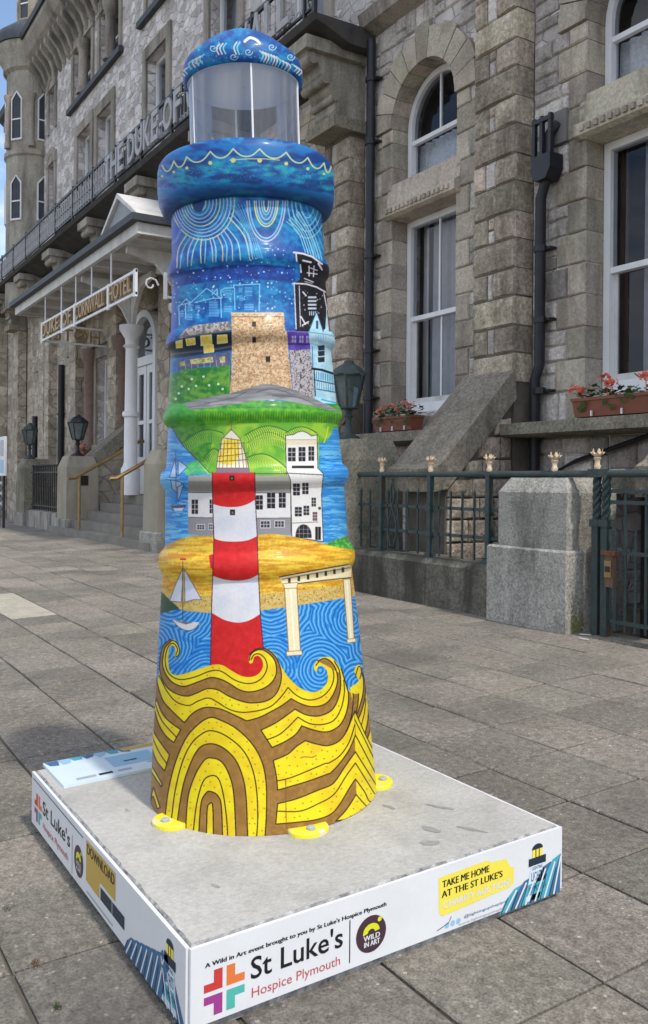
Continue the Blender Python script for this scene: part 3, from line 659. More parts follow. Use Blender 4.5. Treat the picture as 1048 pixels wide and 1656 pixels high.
for a, b, z0, z1 in top_ops + up_ops[5:]:
    nar = b - a < .8
    surround(a, b, z0, z1, wd=.16)
    sash_low(a + .01, b - .01, z0, z1 - .01, y=YW + .24, nv=0 if nar else 1, simple=True)
    hd = MB().ring(arch_pts(a - .02, b + .02, z1 - .05, 10, .16), arch_pts(a - .02, b + .02, z1 - .05, 10, -.03), YW - .05, YW + .1, closed=False).build('hood_mould', M['trim'], hotel)
    if not nar:
        c = (a + b) / 2
        MB().lathe(c, YW + .02, [(.17, z0 + .0), (.17, z0 + .14), (.12, z0 + .18), (.115, z1 - .32), (.14, z1 - .28), (.19, z1 - .12), (.20, z1 - .02)], 14).build('column', M['trim'], hotel, smooth=40)
for xa, xb in ((-23.3, -19.1), (-18.0, -12.8)): MB().box(xa, xb, YW - .10, YW + .01, 10.80, 10.93).build('string_course', M['iron' if False else 'slate'], hotel)
for a, b, z0, z1 in low_ops:
    if z0 < 1.5: continue
    surround(a, b, z0, z1, wd=.2, pr=.045)
    sash_low(a + .01, b - .01, z0, z1 - .01, y=YW + .2, nv=0, simple=True)
    MB().box(a - .26, b + .26, YW - .14, YW + .02, z1 + .27, z1 + .40).build('drip_mould', M['trim'], hotel)
    MB().box(a - .2, b + .2, YW - .10, YW + .02, z0 - .14, z0 - .005).build('window_sill', M['trim'], hotel)
for xx in (-21.05, -18.75):
    MB().lathe(xx, YW - .08, [(.2, 1.9), (.2, 2.1), (.15, 2.15), (.145, 4.05), (.2, 4.12), (.24, 4.3), (.24, 4.4)], 14).build('column', M['pinkstone'], hotel, smooth=40)
# string course over the ground floor of the near bays
x = -9.38
while x < 1.4: MB().prism([(6.52, 6.98), (6.30, 7.06), (6.26, 7.22), (6.52, 7.26)], x + .003, min(x + 1.1, 1.4) - .003, axis='x').build('string_course', M['trim'], hotel); x += 1.1
# ---------------------------------------------------------------- cornice and roof
mb = MB(); mb.prism([(6.53, 13.0), (6.2, 13.12), (6.0, 13.3), (5.86, 13.55), (5.86, 13.7), (6.6, 13.7)], -26.6, 1.4, axis='x'); mb.build('cornice', M['trim'], hotel)
mb = MB(); mb.prism([(5.80, 13.71), (5.78, 13.86), (8.2, 17.2), (12.0, 17.2), (15.0, 13.71)], -26.55, 1.4, axis='x'); mb.build('roof', M['slate'], hotel)
for k in range(38):
    x = -25.9 + k * .42
    if x > -12: break
    MB().prism([(6.52, 12.35), (6.44, 12.42), (6.30, 12.75), (6.06, 13.02), (6.06, 13.14), (6.52, 13.02)], x - .075, x + .075, axis='x').build('cornice_bracket', M['trim'], hotel)
mb = MB(); mb.box(-26.5, 1.4, YW - .05, YW + .017, 12.62, 12.74); mb.build('frieze', M['trim'], hotel)
# ---------------------------------------------------------------- turret
TXc, TYc, TR = -26.75, 6.45, .80
tur = MB().lathe(TXc, TYc, [(TR, 6.2), (TR, 10.55), (TR + .06, 10.6), (TR + .06, 10.72), (TR, 10.76), (TR, 13.0), (TR + .10, 13.08), (TR + .12, 13.3), (TR + .3, 13.55), (TR + .32, 13.75)], 36).build('turret', M['trim'], hotel, smooth=35)
MB().lathe(TXc, TYc, [(TR + .36, 13.76), (TR + .38, 13.95), (TR + .30, 14.15), (.62, 14.55), (.55, 14.56)], 36).build('turret_skirt_roof', M['slate'], hotel, smooth=35)
MB().lathe(TXc, TYc, [(.50, 14.4), (.50, 15.9), (.62, 15.98), (.64, 16.2), (.70, 16.25), (.70, 16.4)], 24).build('turret_drum', M['trim'], hotel, smooth=35)
MB().lathe(TXc, TYc, [(.76, 16.41), (.74, 16.6), (.55, 17.6), (.2, 18.8), (.02, 19.6)], 24).build('turret_cone', M['slate'], hotel, smooth=35)
for ang in (4, -52, -108):
    for (zb_, zt_, wdt) in ((11.05, 12.15, .15), (8.75, 9.75, .15), (14.65, 15.5, .13)):
        R0 = TR if zb_ < 14 else .5
        a = R_(ang); ux, uy = -math.sin(a), math.cos(a); nx, ny = math.cos(a), math.sin(a)
        def pt(s_, z, d): return (TXc + nx * (R0 + d) + ux * s_, TYc + ny * (R0 + d) + uy * s_, z)
        prof = [(-wdt, zb_), (wdt, zb_), (wdt, zt_), (0, zt_ + wdt * 1.4), (-wdt, zt_)]
        of = 1.22
        po = [(x * of, (z - zb_) * 1.08 + zb_ - .05) for x, z in prof]
        w_ = MB(); n = 5
        w_.add([pt(x, z, .03) for x, z in po] + [pt(x, z, .03) for x, z in prof] + [pt(x, z, -.08) for x, z in po], [(i, (i + 1) % n, n + (i + 1) % n, n + i) for i in range(n)] + [(i, 2 * n + i, 2 * n + (i + 1) % n, (i + 1) % n) for i in range(n)])
        tw = w_.build('turret_window', M['white' if zb_ < 14 else 'ashlar'], hotel)
        MB().add([pt(x, z, .012) for x, z in prof], [tuple(range(5))]).build('pane', M['slate'], tw)
        MB().add([pt(-wdt, (zb_ + zt_) / 2 - .02, .024), pt(wdt, (zb_ + zt_) / 2 - .02, .024), pt(wdt, (zb_ + zt_) / 2 + .02, .024), pt(-wdt, (zb_ + zt_) / 2 + .02, .024)], [(0, 1, 2, 3)]).build('meeting_rail', M['white'], tw)
    if ang != -108:
        a = R_(ang - 24)
        MB().lathe(TXc + math.cos(a) * (TR + .04), TYc + math.sin(a) * (TR + .04), [(.10, 10.8), (.10, 10.95), (.07, 11.0), (.07, 12.1), (.11, 12.2), (.12, 12.32)], 10).build('turret_shaft', M['trim'], tur, smooth=40)
# short eave of the wing behind the turret
MB().prism([(6.3, 12.2), (5.9, 12.55), (5.85, 12.7), (6.6, 12.95), (7.4, 13.5), (7.4, 12.2)], -29.2, -27.3, axis='x').build('wing_eave', M['slate'], hotel)
for k in range(4): MB().box(-27.8 - k * .36, -27.66 - k * .36, 6.0, 6.3, 12.12, 12.42).build('cornice_bracket', M['trim'], hotel)
mb = MB()
for xx, hh in ((-27.9, .75), (-28.5, .5), (-29.0, .6)):
    mb.tube([(xx, 6.7, 12.95), (xx, 6.7, 12.95 + hh)], .03, 6); mb.box(xx - .14, xx + .14, 6.68, 6.72, 12.95 + hh * .6, 13.0 + hh * .6); mb.ball((xx, 6.7, 12.98 + hh), .07, 6, 4)
mb.build('ridge_finial', M['iron'], hotel)
# ---------------------------------------------------------------- balcony
BY, BZ = 5.58, 6.98
mb = MB(); mb.prism([(6.6, 6.80), (6.1, 6.80), (5.75, 6.93), (BY + .02, 6.97), (BY - .02, 7.05), (6.6, 7.06)], -40, -9.30, axis='x')
balc = mb.build('balcony', M['darkstone'], hotel)
mb = MB(); mb.box(-40, -9.32, BY - .012, BY + .028, 7.70, 7.755); mb.box(-40, -9.32, BY - .006, BY + .022, 7.12, 7.15); mb.build('rail', M['iron'], balc)
mb = MB(); x = -40
while x < -9.3:
    mb.box(x - .02, x + .02, BY - .016, BY + .03, 7.05, 7.80); x += 1.45
mb.box(-9.36, -9.30, BY - .01, BY + .04, 7.05, 7.80)
tag(mb.build('railing_standards', M['iron'], balc), kind='stuff')
mb = MB(); x = -39.8
while x < -17.55:
    mb.box(x - .012, x + .012, BY, BY + .016, 7.15, 7.70)
    mb.tube([(x + .09 + .06 * math.cos(t), BY + .008, 7.50 + .10 * math.sin(t)) for t in [i * .7 for i in range(10)]], .012, 4)
    mb.tube([(x + .09 + .05 * math.cos(t), BY + .008, 7.28 + .08 * math.sin(t)) for t in [i * .7 for i in range(10)]], .012, 4); x += .18
x = -17.5
while x < -9.4: mb.box(x - .008, x + .008, BY + .018, BY + .026, 7.15, 7.70); mb.tube([(x + .07 + .045 * math.cos(t), BY + .02, 7.20 + .04 * math.sin(t)) for t in [i * .9 for i in range(8)]], .010, 4); x += .14
tag(mb.build('railing_scrolls', M['silver'], balc), kind='stuff')
x = -17.30
wds = {'W': .50, 'O': .42, 'C': .36, 'D': .38, 'U': .38, 'N': .38, 'A': .40, 'R': .36, 'K': .36, 'H': .38}
for ch in 'THE DUKE OF CORNWALL':
    if ch == ' ': x += .20; continue
    wd = wds.get(ch, .32)
    text_mb('L_' + ch, width=wd * .94, height=.53, org=(x, BY - .022, 7.16), depth=.25).build('letter', M['silver'], balc); x += wd + .036
# plants showing above the rail
for xx, lb_ in ((-16.6, 'leafy plant over the word THE on the iron balcony'), (-13.7, 'leafy plant over the word OF on the iron balcony'), (-21.3, 'leafy plant behind the plain scrolled part of the balcony rail'), (-19.6, 'leafy plant behind the plain scrolled part of the balcony rail')):
    mb = MB()
    for k in range(60):
        p = Vector((xx + rs.uniform(-.45, .45), BY + .25 + rs.uniform(-.1, .1), 7.70 + rs.uniform(0, .26))); s_ = rs.uniform(.02, .05)
        a = rs.uniform(0, 6.28); d1 = Vector((math.cos(a), math.sin(a), .4)) * s_; d2 = Vector((-math.sin(a), math.cos(a), .6)) * s_
        mb.add([p - d1, p + d2, p + d1, p - d2], [(0, 1, 2, 3)])
    pl = mb.build('balcony_plant', M['leaf'], None); tag(pl, lb_, 'plant', 'plants behind the balcony rail')
    tr_ = MB().box(xx - .45, xx + .45, BY + .15, BY + .35, 7.07, 7.70).build('trough', M['slate'], pl)
# consoles under the balcony
def console(xa, xb, stones=False):
    prof = [(6.52, 5.95), (6.10, 5.95), (6.05, 6.05), (6.06, 6.2), (5.98, 6.28), (5.95, 6.36), (5.84, 6.46), (5.80, 6.58), (5.66, 6.66), (5.60, 6.74), (5.60, 6.86), (6.52, 6.86)]
    c = MB().prism(prof, xa + .06, xb - .06, axis='x').build('console', M['trim'], balc)
    MB().box(xa, xb, 5.62, 6.5, 6.861, 6.90).build('console_cap', M['trim'], c) if False else MB().box(xa - .02, xb + .02, 5.57, 6.5, 6.70, 6.862).build('console_cap', M['trim'], c)
    for yy, zz, rr in ((5.70, 6.62, .075), (5.90, 6.40, .06), (6.04, 6.2, .05)):
        v = MB(); v.tube([(xa + .04, yy, zz), (xb - .04, yy, zz)], rr, 12); v.build('scroll', M['trim'], c, smooth=40)
    MB().box(xa - .03, xb + .03, 5.98, 6.5, 5.80, 5.955).build('console_block', M['coping'], c)
for xb in (-9.50, -12.55, -15.6, -18.65, -21.7, -24.75, -27.8, -31):
    console(xb - .62, xb)
    if xb < -10: MB().box(xb - .6, xb - .02, YP, YW, 1.2, 5.79).build('pilaster', M['lowwall'], hotel)
# ---------------------------------------------------------------- drainpipes
def downpipe(pts, r, clips, x):
    mb = MB(); mb.tube(pts, r, 12); o = mb.build('drainpipe', M['iron'], hotel, smooth=40)
    for z in clips:
        c = MB(); c.tube([(x, 6.40, z - .03), (x, 6.40, z + .03)], r * 1.25, 12); c.box(x + .02, x + .12, 6.41, 6.5, z - .012, z + .012); c.build('clip', M['iron'], o)
    return o
downpipe([(-9.26, 6.40, 1.88), (-9.26, 6.40, 6.9)], .058, (2.35, 2.95, 4.15, 5.6, 6.4), -9.26)
p2 = downpipe([(-6.36, 6.40, 1.1), (-6.36, 6.40, 2.32), (-6.30, 6.40, 2.46), (-6.30, 6.40, 4.10), (-6.22, 6.39, 4.26)], .052, (2.2, 2.9, 3.6), -6.30)
hp = MB().prism([(-6.33, 4.48), (-6.33, 4.34), (-6.28, 4.24), (-6.14, 4.24), (-6.08, 4.34), (-6.08, 4.48)], 6.29, 6.47).build('hopper_head', M['iron'], p2)
mb = MB()
for xx in (-6.31, -6.21, -6.10): mb.box(xx - .018, xx + .018, 6.30, 6.34, 4.48, 4.86)
mb.box(-6.33, -6.08, 6.295, 6.345, 4.80, 4.84); mb.tube([(-6.20, 6.40, 4.45), (-6.20, 6.40, 4.7), (-6.14, 6.46, 4.8)], .05, 8); mb.build('hopper_cage', M['iron'], hp)
MB().box(-6.24, -6.03, 6.455, 6.499, 4.60, 4.92).build('recess_shade_plate', M['room'], hotel)  # solid dark plate, its colour stands in for a shaded hole
downpipe([(-23.55, 6.40, .2), (-23.55, 6.40, 4.3)], .08, (1.4, 3.0), -23.55)
downpipe([(-26.3, 6.40, .2), (-26.3, 6.40, 3.1)], .08, (1.4, 2.6), -26.3)
# waste pipe running slantwise under the near ledge
mb = MB(); mb.tube([(-5.0, 6.42, 1.72), (-5.85, 6.42, 1.50), (-6.05, 6.42, 1.42), (-6.02, 6.42, .6)], .022, 8); mb.build('waste_pipe', M['iron'], hotel, smooth=40)
# ---------------------------------------------------------------- entrance: steps, doorway, canopy
stp = MB().box(-19.15, -13.15, 4.93, 6.49, 0, .12)
stp.v = [(x, y, .13 if z == 0 else .30) for x, y, z in stp.v]
plat = stp.build('entrance_steps', M['step'], hotel)
for k in range(4):
    MB().box(-17.92, -13.7, 5.15 + .27 * k, 6.49 - .001 * k, .301 + .17 * k, .30 + .17 * (k + 1)).build('step', M['step'], plat)
dr = MB()
a, b, z0, zs = -17.93, -16.47, .985, 4.0
dr.ring([(a, z0)] + arch_pts(a, b, zs, 14) + [(b, z0)], [(a + .14, z0)] + arch_pts(a, b, zs, 14, -.14) + [(b - .14, z0)], 6.30, 6.62, closed=False)
door = dr.build('entrance_door', M['white'], hotel)
MB().box(a + .14, b - .14, 6.36, 6.52, 3.62, 3.80).build('door_transom', M['white'], door)
for k in range(2):
    xa = a + .15 + k * .60; xb_ = xa + .56
    lf = MB().ring([(xa, .99), (xb_, .99), (xb_, 3.61), (xa, 3.61)], [(xa + .13, 1.75), (xb_ - .13, 1.75), (xb_ - .13, 3.45), (xa + .13, 3.45)], 6.40, 6.46).build('door_leaf', M['white'], door)
    pane_mb(xa + .13, xb_ - .13, 1.75, 3.45, 6.43).build('pane', M['pane'], lf)
    MB().box(xa + .1, xb_ - .1, 6.392, 6.41, 2.42, 2.50).build('door_rail', M['white'], lf)
pp = MB(); P_ = [(a + .14, 3.8)] + arch_pts(a, b, zs, 14, -.14) + [(b - .14, 3.8)]; pp.add([(x, 6.44, z) for x, z in P_], [tuple(range(len(P_)))[::-1]]); pp.build('fanlight', M['pane'], door)
MB().add([(a - .3, 7.9, .5), (b + .3, 7.9, .5), (b + .3, 7.9, 5), (a - .3, 7.9, 5)], [(0, 1, 2, 3)]).build('lobby_wall', M['room'], door)
for (cx_, cy_) in ((-16.75, 5.92), (-14.2, 5.92)):
    cl = MB().lathe(cx_, cy_, [(.19, .985), (.19, 1.5), (.16, 1.54), (.135, 1.62), (.13, 2.5), (.17, 2.53), (.17, 2.6), (.125, 2.64), (.115, 3.85), (.17, 3.9), (.12, 3.95), (.13, 4.05), (.24, 4.22), (.24, 4.3)], 18).build('canopy_column', M['white'], hotel, smooth=40)
    br = MB()
    for sgn in (-1, 1):
        br.prism([(cx_, 4.30), (cx_, 5.15), (cx_ + sgn * 1.15, 5.15), (cx_ + sgn * 1.15, 5.05), (cx_ + sgn * .55, 4.95), (cx_ + sgn * .22, 4.62), (cx_ + sgn * .12, 4.30)], cy_ - .04, cy_ + .04)
    br.prism([(cy_ - .05, 4.3), (cy_ - .05, 5.15), (cy_ - 1.0, 5.15), (cy_ - 1.0, 5.05), (cy_ - .5, 4.93), (cy_ - .2, 4.6)], cx_ - .04, cx_ + .04, axis='x')
    br.build('spandrel_bracket', M['offwhite'], cl)
    sc_ = MB(); sc_.tube([(cx_ - .32 + (.12 - .012 * i) * math.cos(i * .8), cy_ - .05, 4.86 + (.12 - .012 * i) * math.sin(i * .8)) for i in range(10)], .018, 6); sc_.build('gilt_scroll', M['gold'], cl)
CX0, CX1, CY0 = -21.7, -13.35, 4.80
mb = MB(); mb.box(CX0, CX1, CY0, CY0 + .08, 5.16, 5.34); mb.box(CX1 - .08, CX1 - .002, CY0 + .081, 6.45, 5.163, 5.337); mb.box(CX0 + .002, CX0 + .08, CY0 + .081, 6.45, 5.163, 5.337)
canopy = mb.build('entrance_canopy', M['offwhite'], hotel)
mb = MB(); mb.box(CX0 - .1, CX1 + .1, CY0 - .12, 6.47, 5.341, 5.45); mb.build('gutter', M['slate'], canopy)
rf = MB(); q = [(-21.5, 4.9, 5.451), (-13.55, 4.9, 5.451), (-13.55, 6.45, 5.451), (-21.5, 6.45, 5.451), (-20.6, 5.9, 5.70), (-15.5, 5.9, 5.70), (-15.5, 6.45, 5.70), (-20.6, 6.45, 5.70)]
rf.add(q, [(0, 1, 5, 4), (1, 2, 6, 5), (4, 5, 6, 7), (3, 0, 4, 7), (2, 3, 7, 6)]); crf = rf.build('canopy_roof', M['lead'], canopy)
gb = MB(); gb.prism([(-15.30, 5.455), (-13.42, 5.455), (-14.36, 5.96)], 4.86, 6.46); gb.build('canopy_gable', M['lead'], canopy)
ga = MB()
for x_ in (-15.42, -13.30): ga.prism([(x_, 5.44), (x_ + (.10 if x_ > -14 else -.10) * -1, 5.44), (-14.36, 5.975), (-14.36, 6.06)], 4.80, 6.47)
ga.build('barge_board', M['offwhite'], canopy)
hr = MB()
for i, j in ((0, 4), (4, 5)): hr.tube([q[i], q[j]], .045, 6)
hr.build('roof_roll', M['offwhite'], crf)
gr = MB()
for k in range(8):
    x = lerp(CX0 + .4, CX1 - .4, k / 7); MB().box(x - .03, x + .03, CY0 + .081, 6.40, 5.18, 5.30).build('soffit_beam', M['offwhite'], canopy)
MB().box(CX0 + .1, CX1 - .1, CY0 + .1, 6.4, 5.305, 5.335).build('soffit', M['offwhite'], canopy)
# hanging sign of gilt letters
SX0, SX1, SY, SZ0, SZ1 = -19.45, -13.55, 4.86, 4.26, 4.62
mb = MB()
for z in (SZ0, SZ1): mb.box(SX0, SX1, SY - .015, SY + .015, z - .022, z + .022); mb.box(SX1 - .03, SX1, SY + .50, 6.3, z - .02, z + .02); mb.box(SX0, SX0 + .03, SY + .016, 6.3, z - .02, z + .02)
for x in (SX0, -17.88, -17.0, -14.98, SX1 - .1): mb.box(x, x + .1, SY - .02, SY + .02, SZ0 - .05, SZ1 + .03)
sign = mb.build('hanging_sign_frame', M['white'], canopy)
for x in (SX0 + .3, -17.9, -16.9, -15.9, -14.8): MB().tube([(x, SY, SZ1), (x, SY, 5.17)], .016, 6).build('hanger_rod', M['white'], sign)
for wdn, xa, xb_ in (('DUKE', -19.25, -17.98), ('OF', -17.70, -17.10), ('CORNWALL', -16.80, -15.06), ('HOTEL', -14.80, -13.72)):
    text_mb('G_' + wdn, width=xb_ - xa, height=.27, org=(xa, SY - .01, SZ0 + .05), depth=.6).build('gilt_word', M['gold'], sign)
text_mb('G_HOTEL', width=1.25, height=.27, org=(SX0 + .005, 6.15, SZ0 + .05), ux=(0, -1, 0), un=(-1, 0, 0), depth=.6).build('gilt_word', M['gold'], sign)
MB().box(SX1 - .04, SX1 + .01, SY + .47, SY + .52, SZ0 - .04, SZ1 + .03).build('sign_post', M['white'], sign)
MB().tube([(SX1 - .02, SY + .25 + (.13 - .012 * i) * math.cos(i * .8), SZ0 + .17 + (.13 - .012 * i) * math.sin(i * .8)) for i in range(9)], .016, 6).build('sign_scroll', M['white'], sign)
text_mb('G_HOTEL', width=.78, height=.27, org=(SX1 - .01, 5.45, SZ0 + .05), ux=(0, 1, 0), un=(1, 0, 0), depth=.6).build('gilt_word', M['gold'], sign)
# raking wall beside the steps
MB().prism([(6.48, 2.55), (6.48, 2.2), (5.6, 1.45), (5.6, 1.78)], -18.75, -18.15, axis='x').build('raking_slab', M['coping'], hotel)
MB().prism([(6.48, 2.19), (5.62, 1.44), (5.62, -1.6), (6.48, -1.6)], -18.7, -18.2, axis='x').build('raking_cheek', M['lowwall'], hotel)
# ================================================================== things along the hotel front
def block(x0, x1, y0, y1, z0, z1, ch=.012):
    """dressed block with worn arrises"""
    m = MB(); 
    zz = [z0, z0 + ch, z1 - ch, z1]; ins = [ch, 0, 0, ch]
    vs = [(x, y, z) for z, i in zip(zz, ins) for x, y in ((x0 + i, y0 + i), (x1 - i, y0 + i), (x1 - i, y1 - i), (x0 + i, y1 - i))]
    fs = [(3, 2, 1, 0), (12, 13, 14, 15)] + [(4 * k + i, 4 * k + (i + 1) % 4, 4 * k + 4 + (i + 1) % 4, 4 * k + 4 + i) for k in range(3) for i in range(4)]
    return m.add(vs, fs)
# granite pier at the area gate
g0 = gz(5.0)
gp = tag(node('granite_pier', (-5.02, 5.2, g0)), 'squat grey granite pier with chamfered top and moss at its foot, beside the area gate', 'stone pier')
block(-5.46, -4.61, 4.965, 5.62, g0 - .04, .79, .016).build('base_block', M['granite'], gp)
up = MB(); up.add([(x, y, z) for z, i in ((.791, 0), (1.22, 0), (1.335, .07)) for x, y in ((-5.385 + i, 5.02 + i), (-4.655 - i, 5.02 + i), (-4.655 - i, 5.57 - i), (-5.385 + i, 5.57 - i))],
       [(3, 2, 1, 0), (8, 9, 10, 11)] + [(4 * k + i, 4 * k + (i + 1) % 4, 4 * k + 4 + (i + 1) % 4, 4 * k + 4 + i) for k in range(2) for i in range(4)])
up.build('upper_block', M['granite'], gp)
ms = MB(); rm_ = random.Random(5)
for k in range(260):
    y = rm_.uniform(5.03, 5.16); z = g0 + abs(rm_.gauss(0, .09)); r = rm_.uniform(.004, .011)
    ms.ball((-4.612, y, z), r, 5, 3)
tag(ms.build('moss', M['moss'], gp), kind='stuff')
# dwarf wall with the area railing on it
dw = tag(node('dwarf_wall', (-7.0, 5.15, g0)), 'low granite wall carrying the green area railing', 'wall')
xs_ = [-9.6, -8.35, -7.28, -6.35, -5.47]
for k, (a, b) in enumerate(zip(xs_, xs_[1:])):
    m = MB().prism([(5.03, g0 - .04), (5.03, .555), (5.07, .60), (5.29, .62), (5.29, g0 - .04)], a + .004, b - .004, axis='x'); m.build('wall_block', M['dampgranite'], dw)
# railing
rl = tag(node('area_railing', (-7.0, 5.13, .62)), 'green iron railing with gilt lotus finials on the low granite wall', 'railing')
RY, RZ = 5.14, 1.365
mb = MB(); mb.tube([(-8.6, RY, RZ), (-4.43, RY, RZ)], .026, 10); mb.build('top_rail', M['greeniron'], rl, smooth=40)
for z in (1.06, .82):
    mb = MB(); mb.box(-8.6, -5.40, RY - .008, RY + .008, z - .014, z + .014); mb.build('cross_rail', M['greeniron'], rl)
def finial(x, par, zb=RZ, y=RY):
    f = MB(); f.lathe(x, y, [(.020, zb + .02), (.026, zb + .045), (.018, zb + .055), (.020, zb + .085), (.03, zb + .10), (.022, zb + .108)], 8)
    fo = f.build('finial', M['giltwhite'], par, smooth=50)
    pt_ = MB()
    for ringi, (n_, tilt_, l_) in enumerate(((7, .85, .075), (5, .45, .085))):
        for k in range(n_):
            a = 2 * math.pi * (k + ringi * .5) / n_; d = Vector((math.cos(a), math.sin(a), 0)); s_ = Vector((-d.y, d.x, 0))
            b0 = Vector((x, y, zb + .098)); tip = b0 + d * (l_ * math.sin(tilt_) * 1.0) + Vector((0, 0, l_ * math.cos(tilt_)))
            md = b0 + d * (l_ * .45) + Vector((0, 0, l_ * .38))
            pt_.add([b0 + s_ * .008, b0 - s_ * .008, md - s_ * .018, tip, md + s_ * .018, md - d * .012 + Vector((0, 0, .01))], [(0, 1, 5), (1, 2, 5), (2, 3, 5), (3, 4, 5), (4, 0, 5), (0, 4, 3, 2, 1)])
    pt_.build('petals', M['giltwhite'], fo)
for x in (-8.0, -7.19, -6.42, -5.63):
    m = MB(); m.box(x - .024, x + .024, RY - .024, RY + .024, .61, RZ + .02); m.box(x - .04, x + .04, RY - .04, RY + .04, .605, .64)
    p = m.build('post', M['greeniron'], rl); finial(x, p)
    for z in (1.06, .82): MB().box(x - .034, x + .034, RY - .034, RY + .034, z - .03, z + .03).build('collar', M['greeniron'], p)
m = MB(); m.box(-4.915, -4.865, RY - .012, RY + .012, 1.33, RZ + .01); p = m.build('post', M['greeniron'], rl); finial(-4.89, p)
x = -8.5
while x < -5.45:
    if min(abs(x - q) for q in (-8.0, -7.19, -6.42, -5.63)) > .06:
        m = MB(); m.box(x - .008, x + .008, RY - .008, RY + .008, .62, 1.20); m.add([(x - .02, RY - .006, 1.19), (x + .02, RY - .006, 1.19), (x + .02, RY + .006, 1.19), (x - .02, RY + .006, 1.19), (x, RY, 1.235)], [(0, 1, 4), (1, 2, 4), (2, 3, 4), (3, 0, 4), (3, 2, 1, 0)])
        m.build('spike_bar', M['greeniron'], rl)
    x += .158
# scroll panel in the railing
mb = MB()
for s_ in (-1, 1): mb.tube([(-7.0 + s_ * (.02 + .05 * math.sin(t * 1.3)), RY - .01, .66 + t * .14) for t in [i * .25 for i in range(20)]], .010, 5)
mb.build('scroll', M['greeniron'], rl)
# gate
gt = tag(node('area_gate', (-4.0, 5.14, gz(5.1))), 'green iron area gate with spiked bars and a rope-twist post', 'gate')
for xx in (-4.47, -4.385):
    m = MB(); nst = 22
    for s_ in range(3):
        m.tube([(xx + .018 * math.cos(i * .55 + s_ * 2.094), RY + .018 * math.sin(i * .55 + s_ * 2.094), 1.02 + i * .0155) for i in range(nst)], .017, 6)
    m.box(xx - .028, xx + .028, RY - .028, RY + .028, gz(5.1) - .02, 1.03); m.box(xx - .04, xx + .04, RY - .04, RY + .04, .98, 1.03)
    p = m.build('twisted_post', M['greeniron'], gt)
    if xx < -4.45: m2 = MB().box(xx - .05, xx + .05, RY - .05, RY + .05, 1.34, 1.40).build('cap', M['greeniron'], p); finial(xx, p, 1.38)
mb = MB(); mb.tube([(-4.36, RY, RZ), (-2.9, RY, RZ)], .026, 10); mb.build('top_rail', M['greeniron'], gt, smooth=40)
for z in (1.16, .80, .30, 1.24):
    mb = MB(); mb.box(-4.34, -3.0, RY - .010, RY + .010, z - .014, z + .014); mb.build('cross_rail', M['greeniron'], gt)
x = -4.30
k = 0
while x < -3.0:
    m = MB(); zt = 1.22 if k % 2 else .92
    m.tube([(x, RY, .24), (x, RY, zt)], .011, 6)
    if k % 2 == 0: m.add([(x - .018, RY, zt), (x, RY - .018, zt), (x + .018, RY, zt), (x, RY + .018, zt), (x, RY, zt + .06)], [(0, 1, 4), (1, 2, 4), (2, 3, 4), (3, 0, 4)])
    else: m.tube([(x + .035 * math.cos(t) , RY, 1.20 + .03 * math.sin(t)) for t in [i * .52 for i in range(7)]], .006, 4)
    m.build('gate_bar', M['greeniron'], gt); x += .088; k += 1
lk = MB().box(-4.35, -4.28, RY - .055, RY - .012, .55, .78).build('lock_case', M['wood'], gt)
MB().box(-4.345, -4.285, RY - .066, RY - .061, .62, .74).build('keeper_plate', M['brass'], lk); MB().box(-4.335, -4.295, RY - .072, RY - .067, .66, .70).build('latch_bolt', M['iron'], lk); MB().box(-4.37, -4.26, RY - .075, RY - .01, .781, .81).build('lock_hood', M['rust'], lk)
# steps down inside the gate
m = MB()
for k in range(7): m.box(-4.5, -3.0, 5.31 + k * .001, 5.6 + k * .14, -.15 - .2 * k, -.02 - .2 * k)
st_ = tag(m.build('area_stair', M['granite']), 'dark stone stair going down behind the area gate', 'stair')
# litter by the gate
for (lx, ly, a_, lb_) in ((-4.5, 5.06, .6, 'white paper scrap on the edging under the area gate'), (-4.40, 4.93, .1, 'white paper scrap on the paving in front of the area gate')):
    d = Vector((math.cos(a_), math.sin(a_), 0)) * .04; e = Vector((-math.sin(a_), math.cos(a_), 0)) * .006
    c = Vector((lx, ly, gz(ly) + .006)); m = MB(); vs = [c - d - e, c + d - e, c + d + e, c - d + e]
    m.add([tuple(v) for v in vs] + [tuple(v + Vector((0, 0, .004))) for v in vs], [(3, 2, 1, 0), (4, 5, 6, 7), (0, 1, 5, 4), (1, 2, 6, 5), (2, 3, 7, 6), (3, 0, 4, 7)])
    tag(m.build('paper_scrap', M['print_white']), lb_, 'litter', 'paper scraps by the gate')
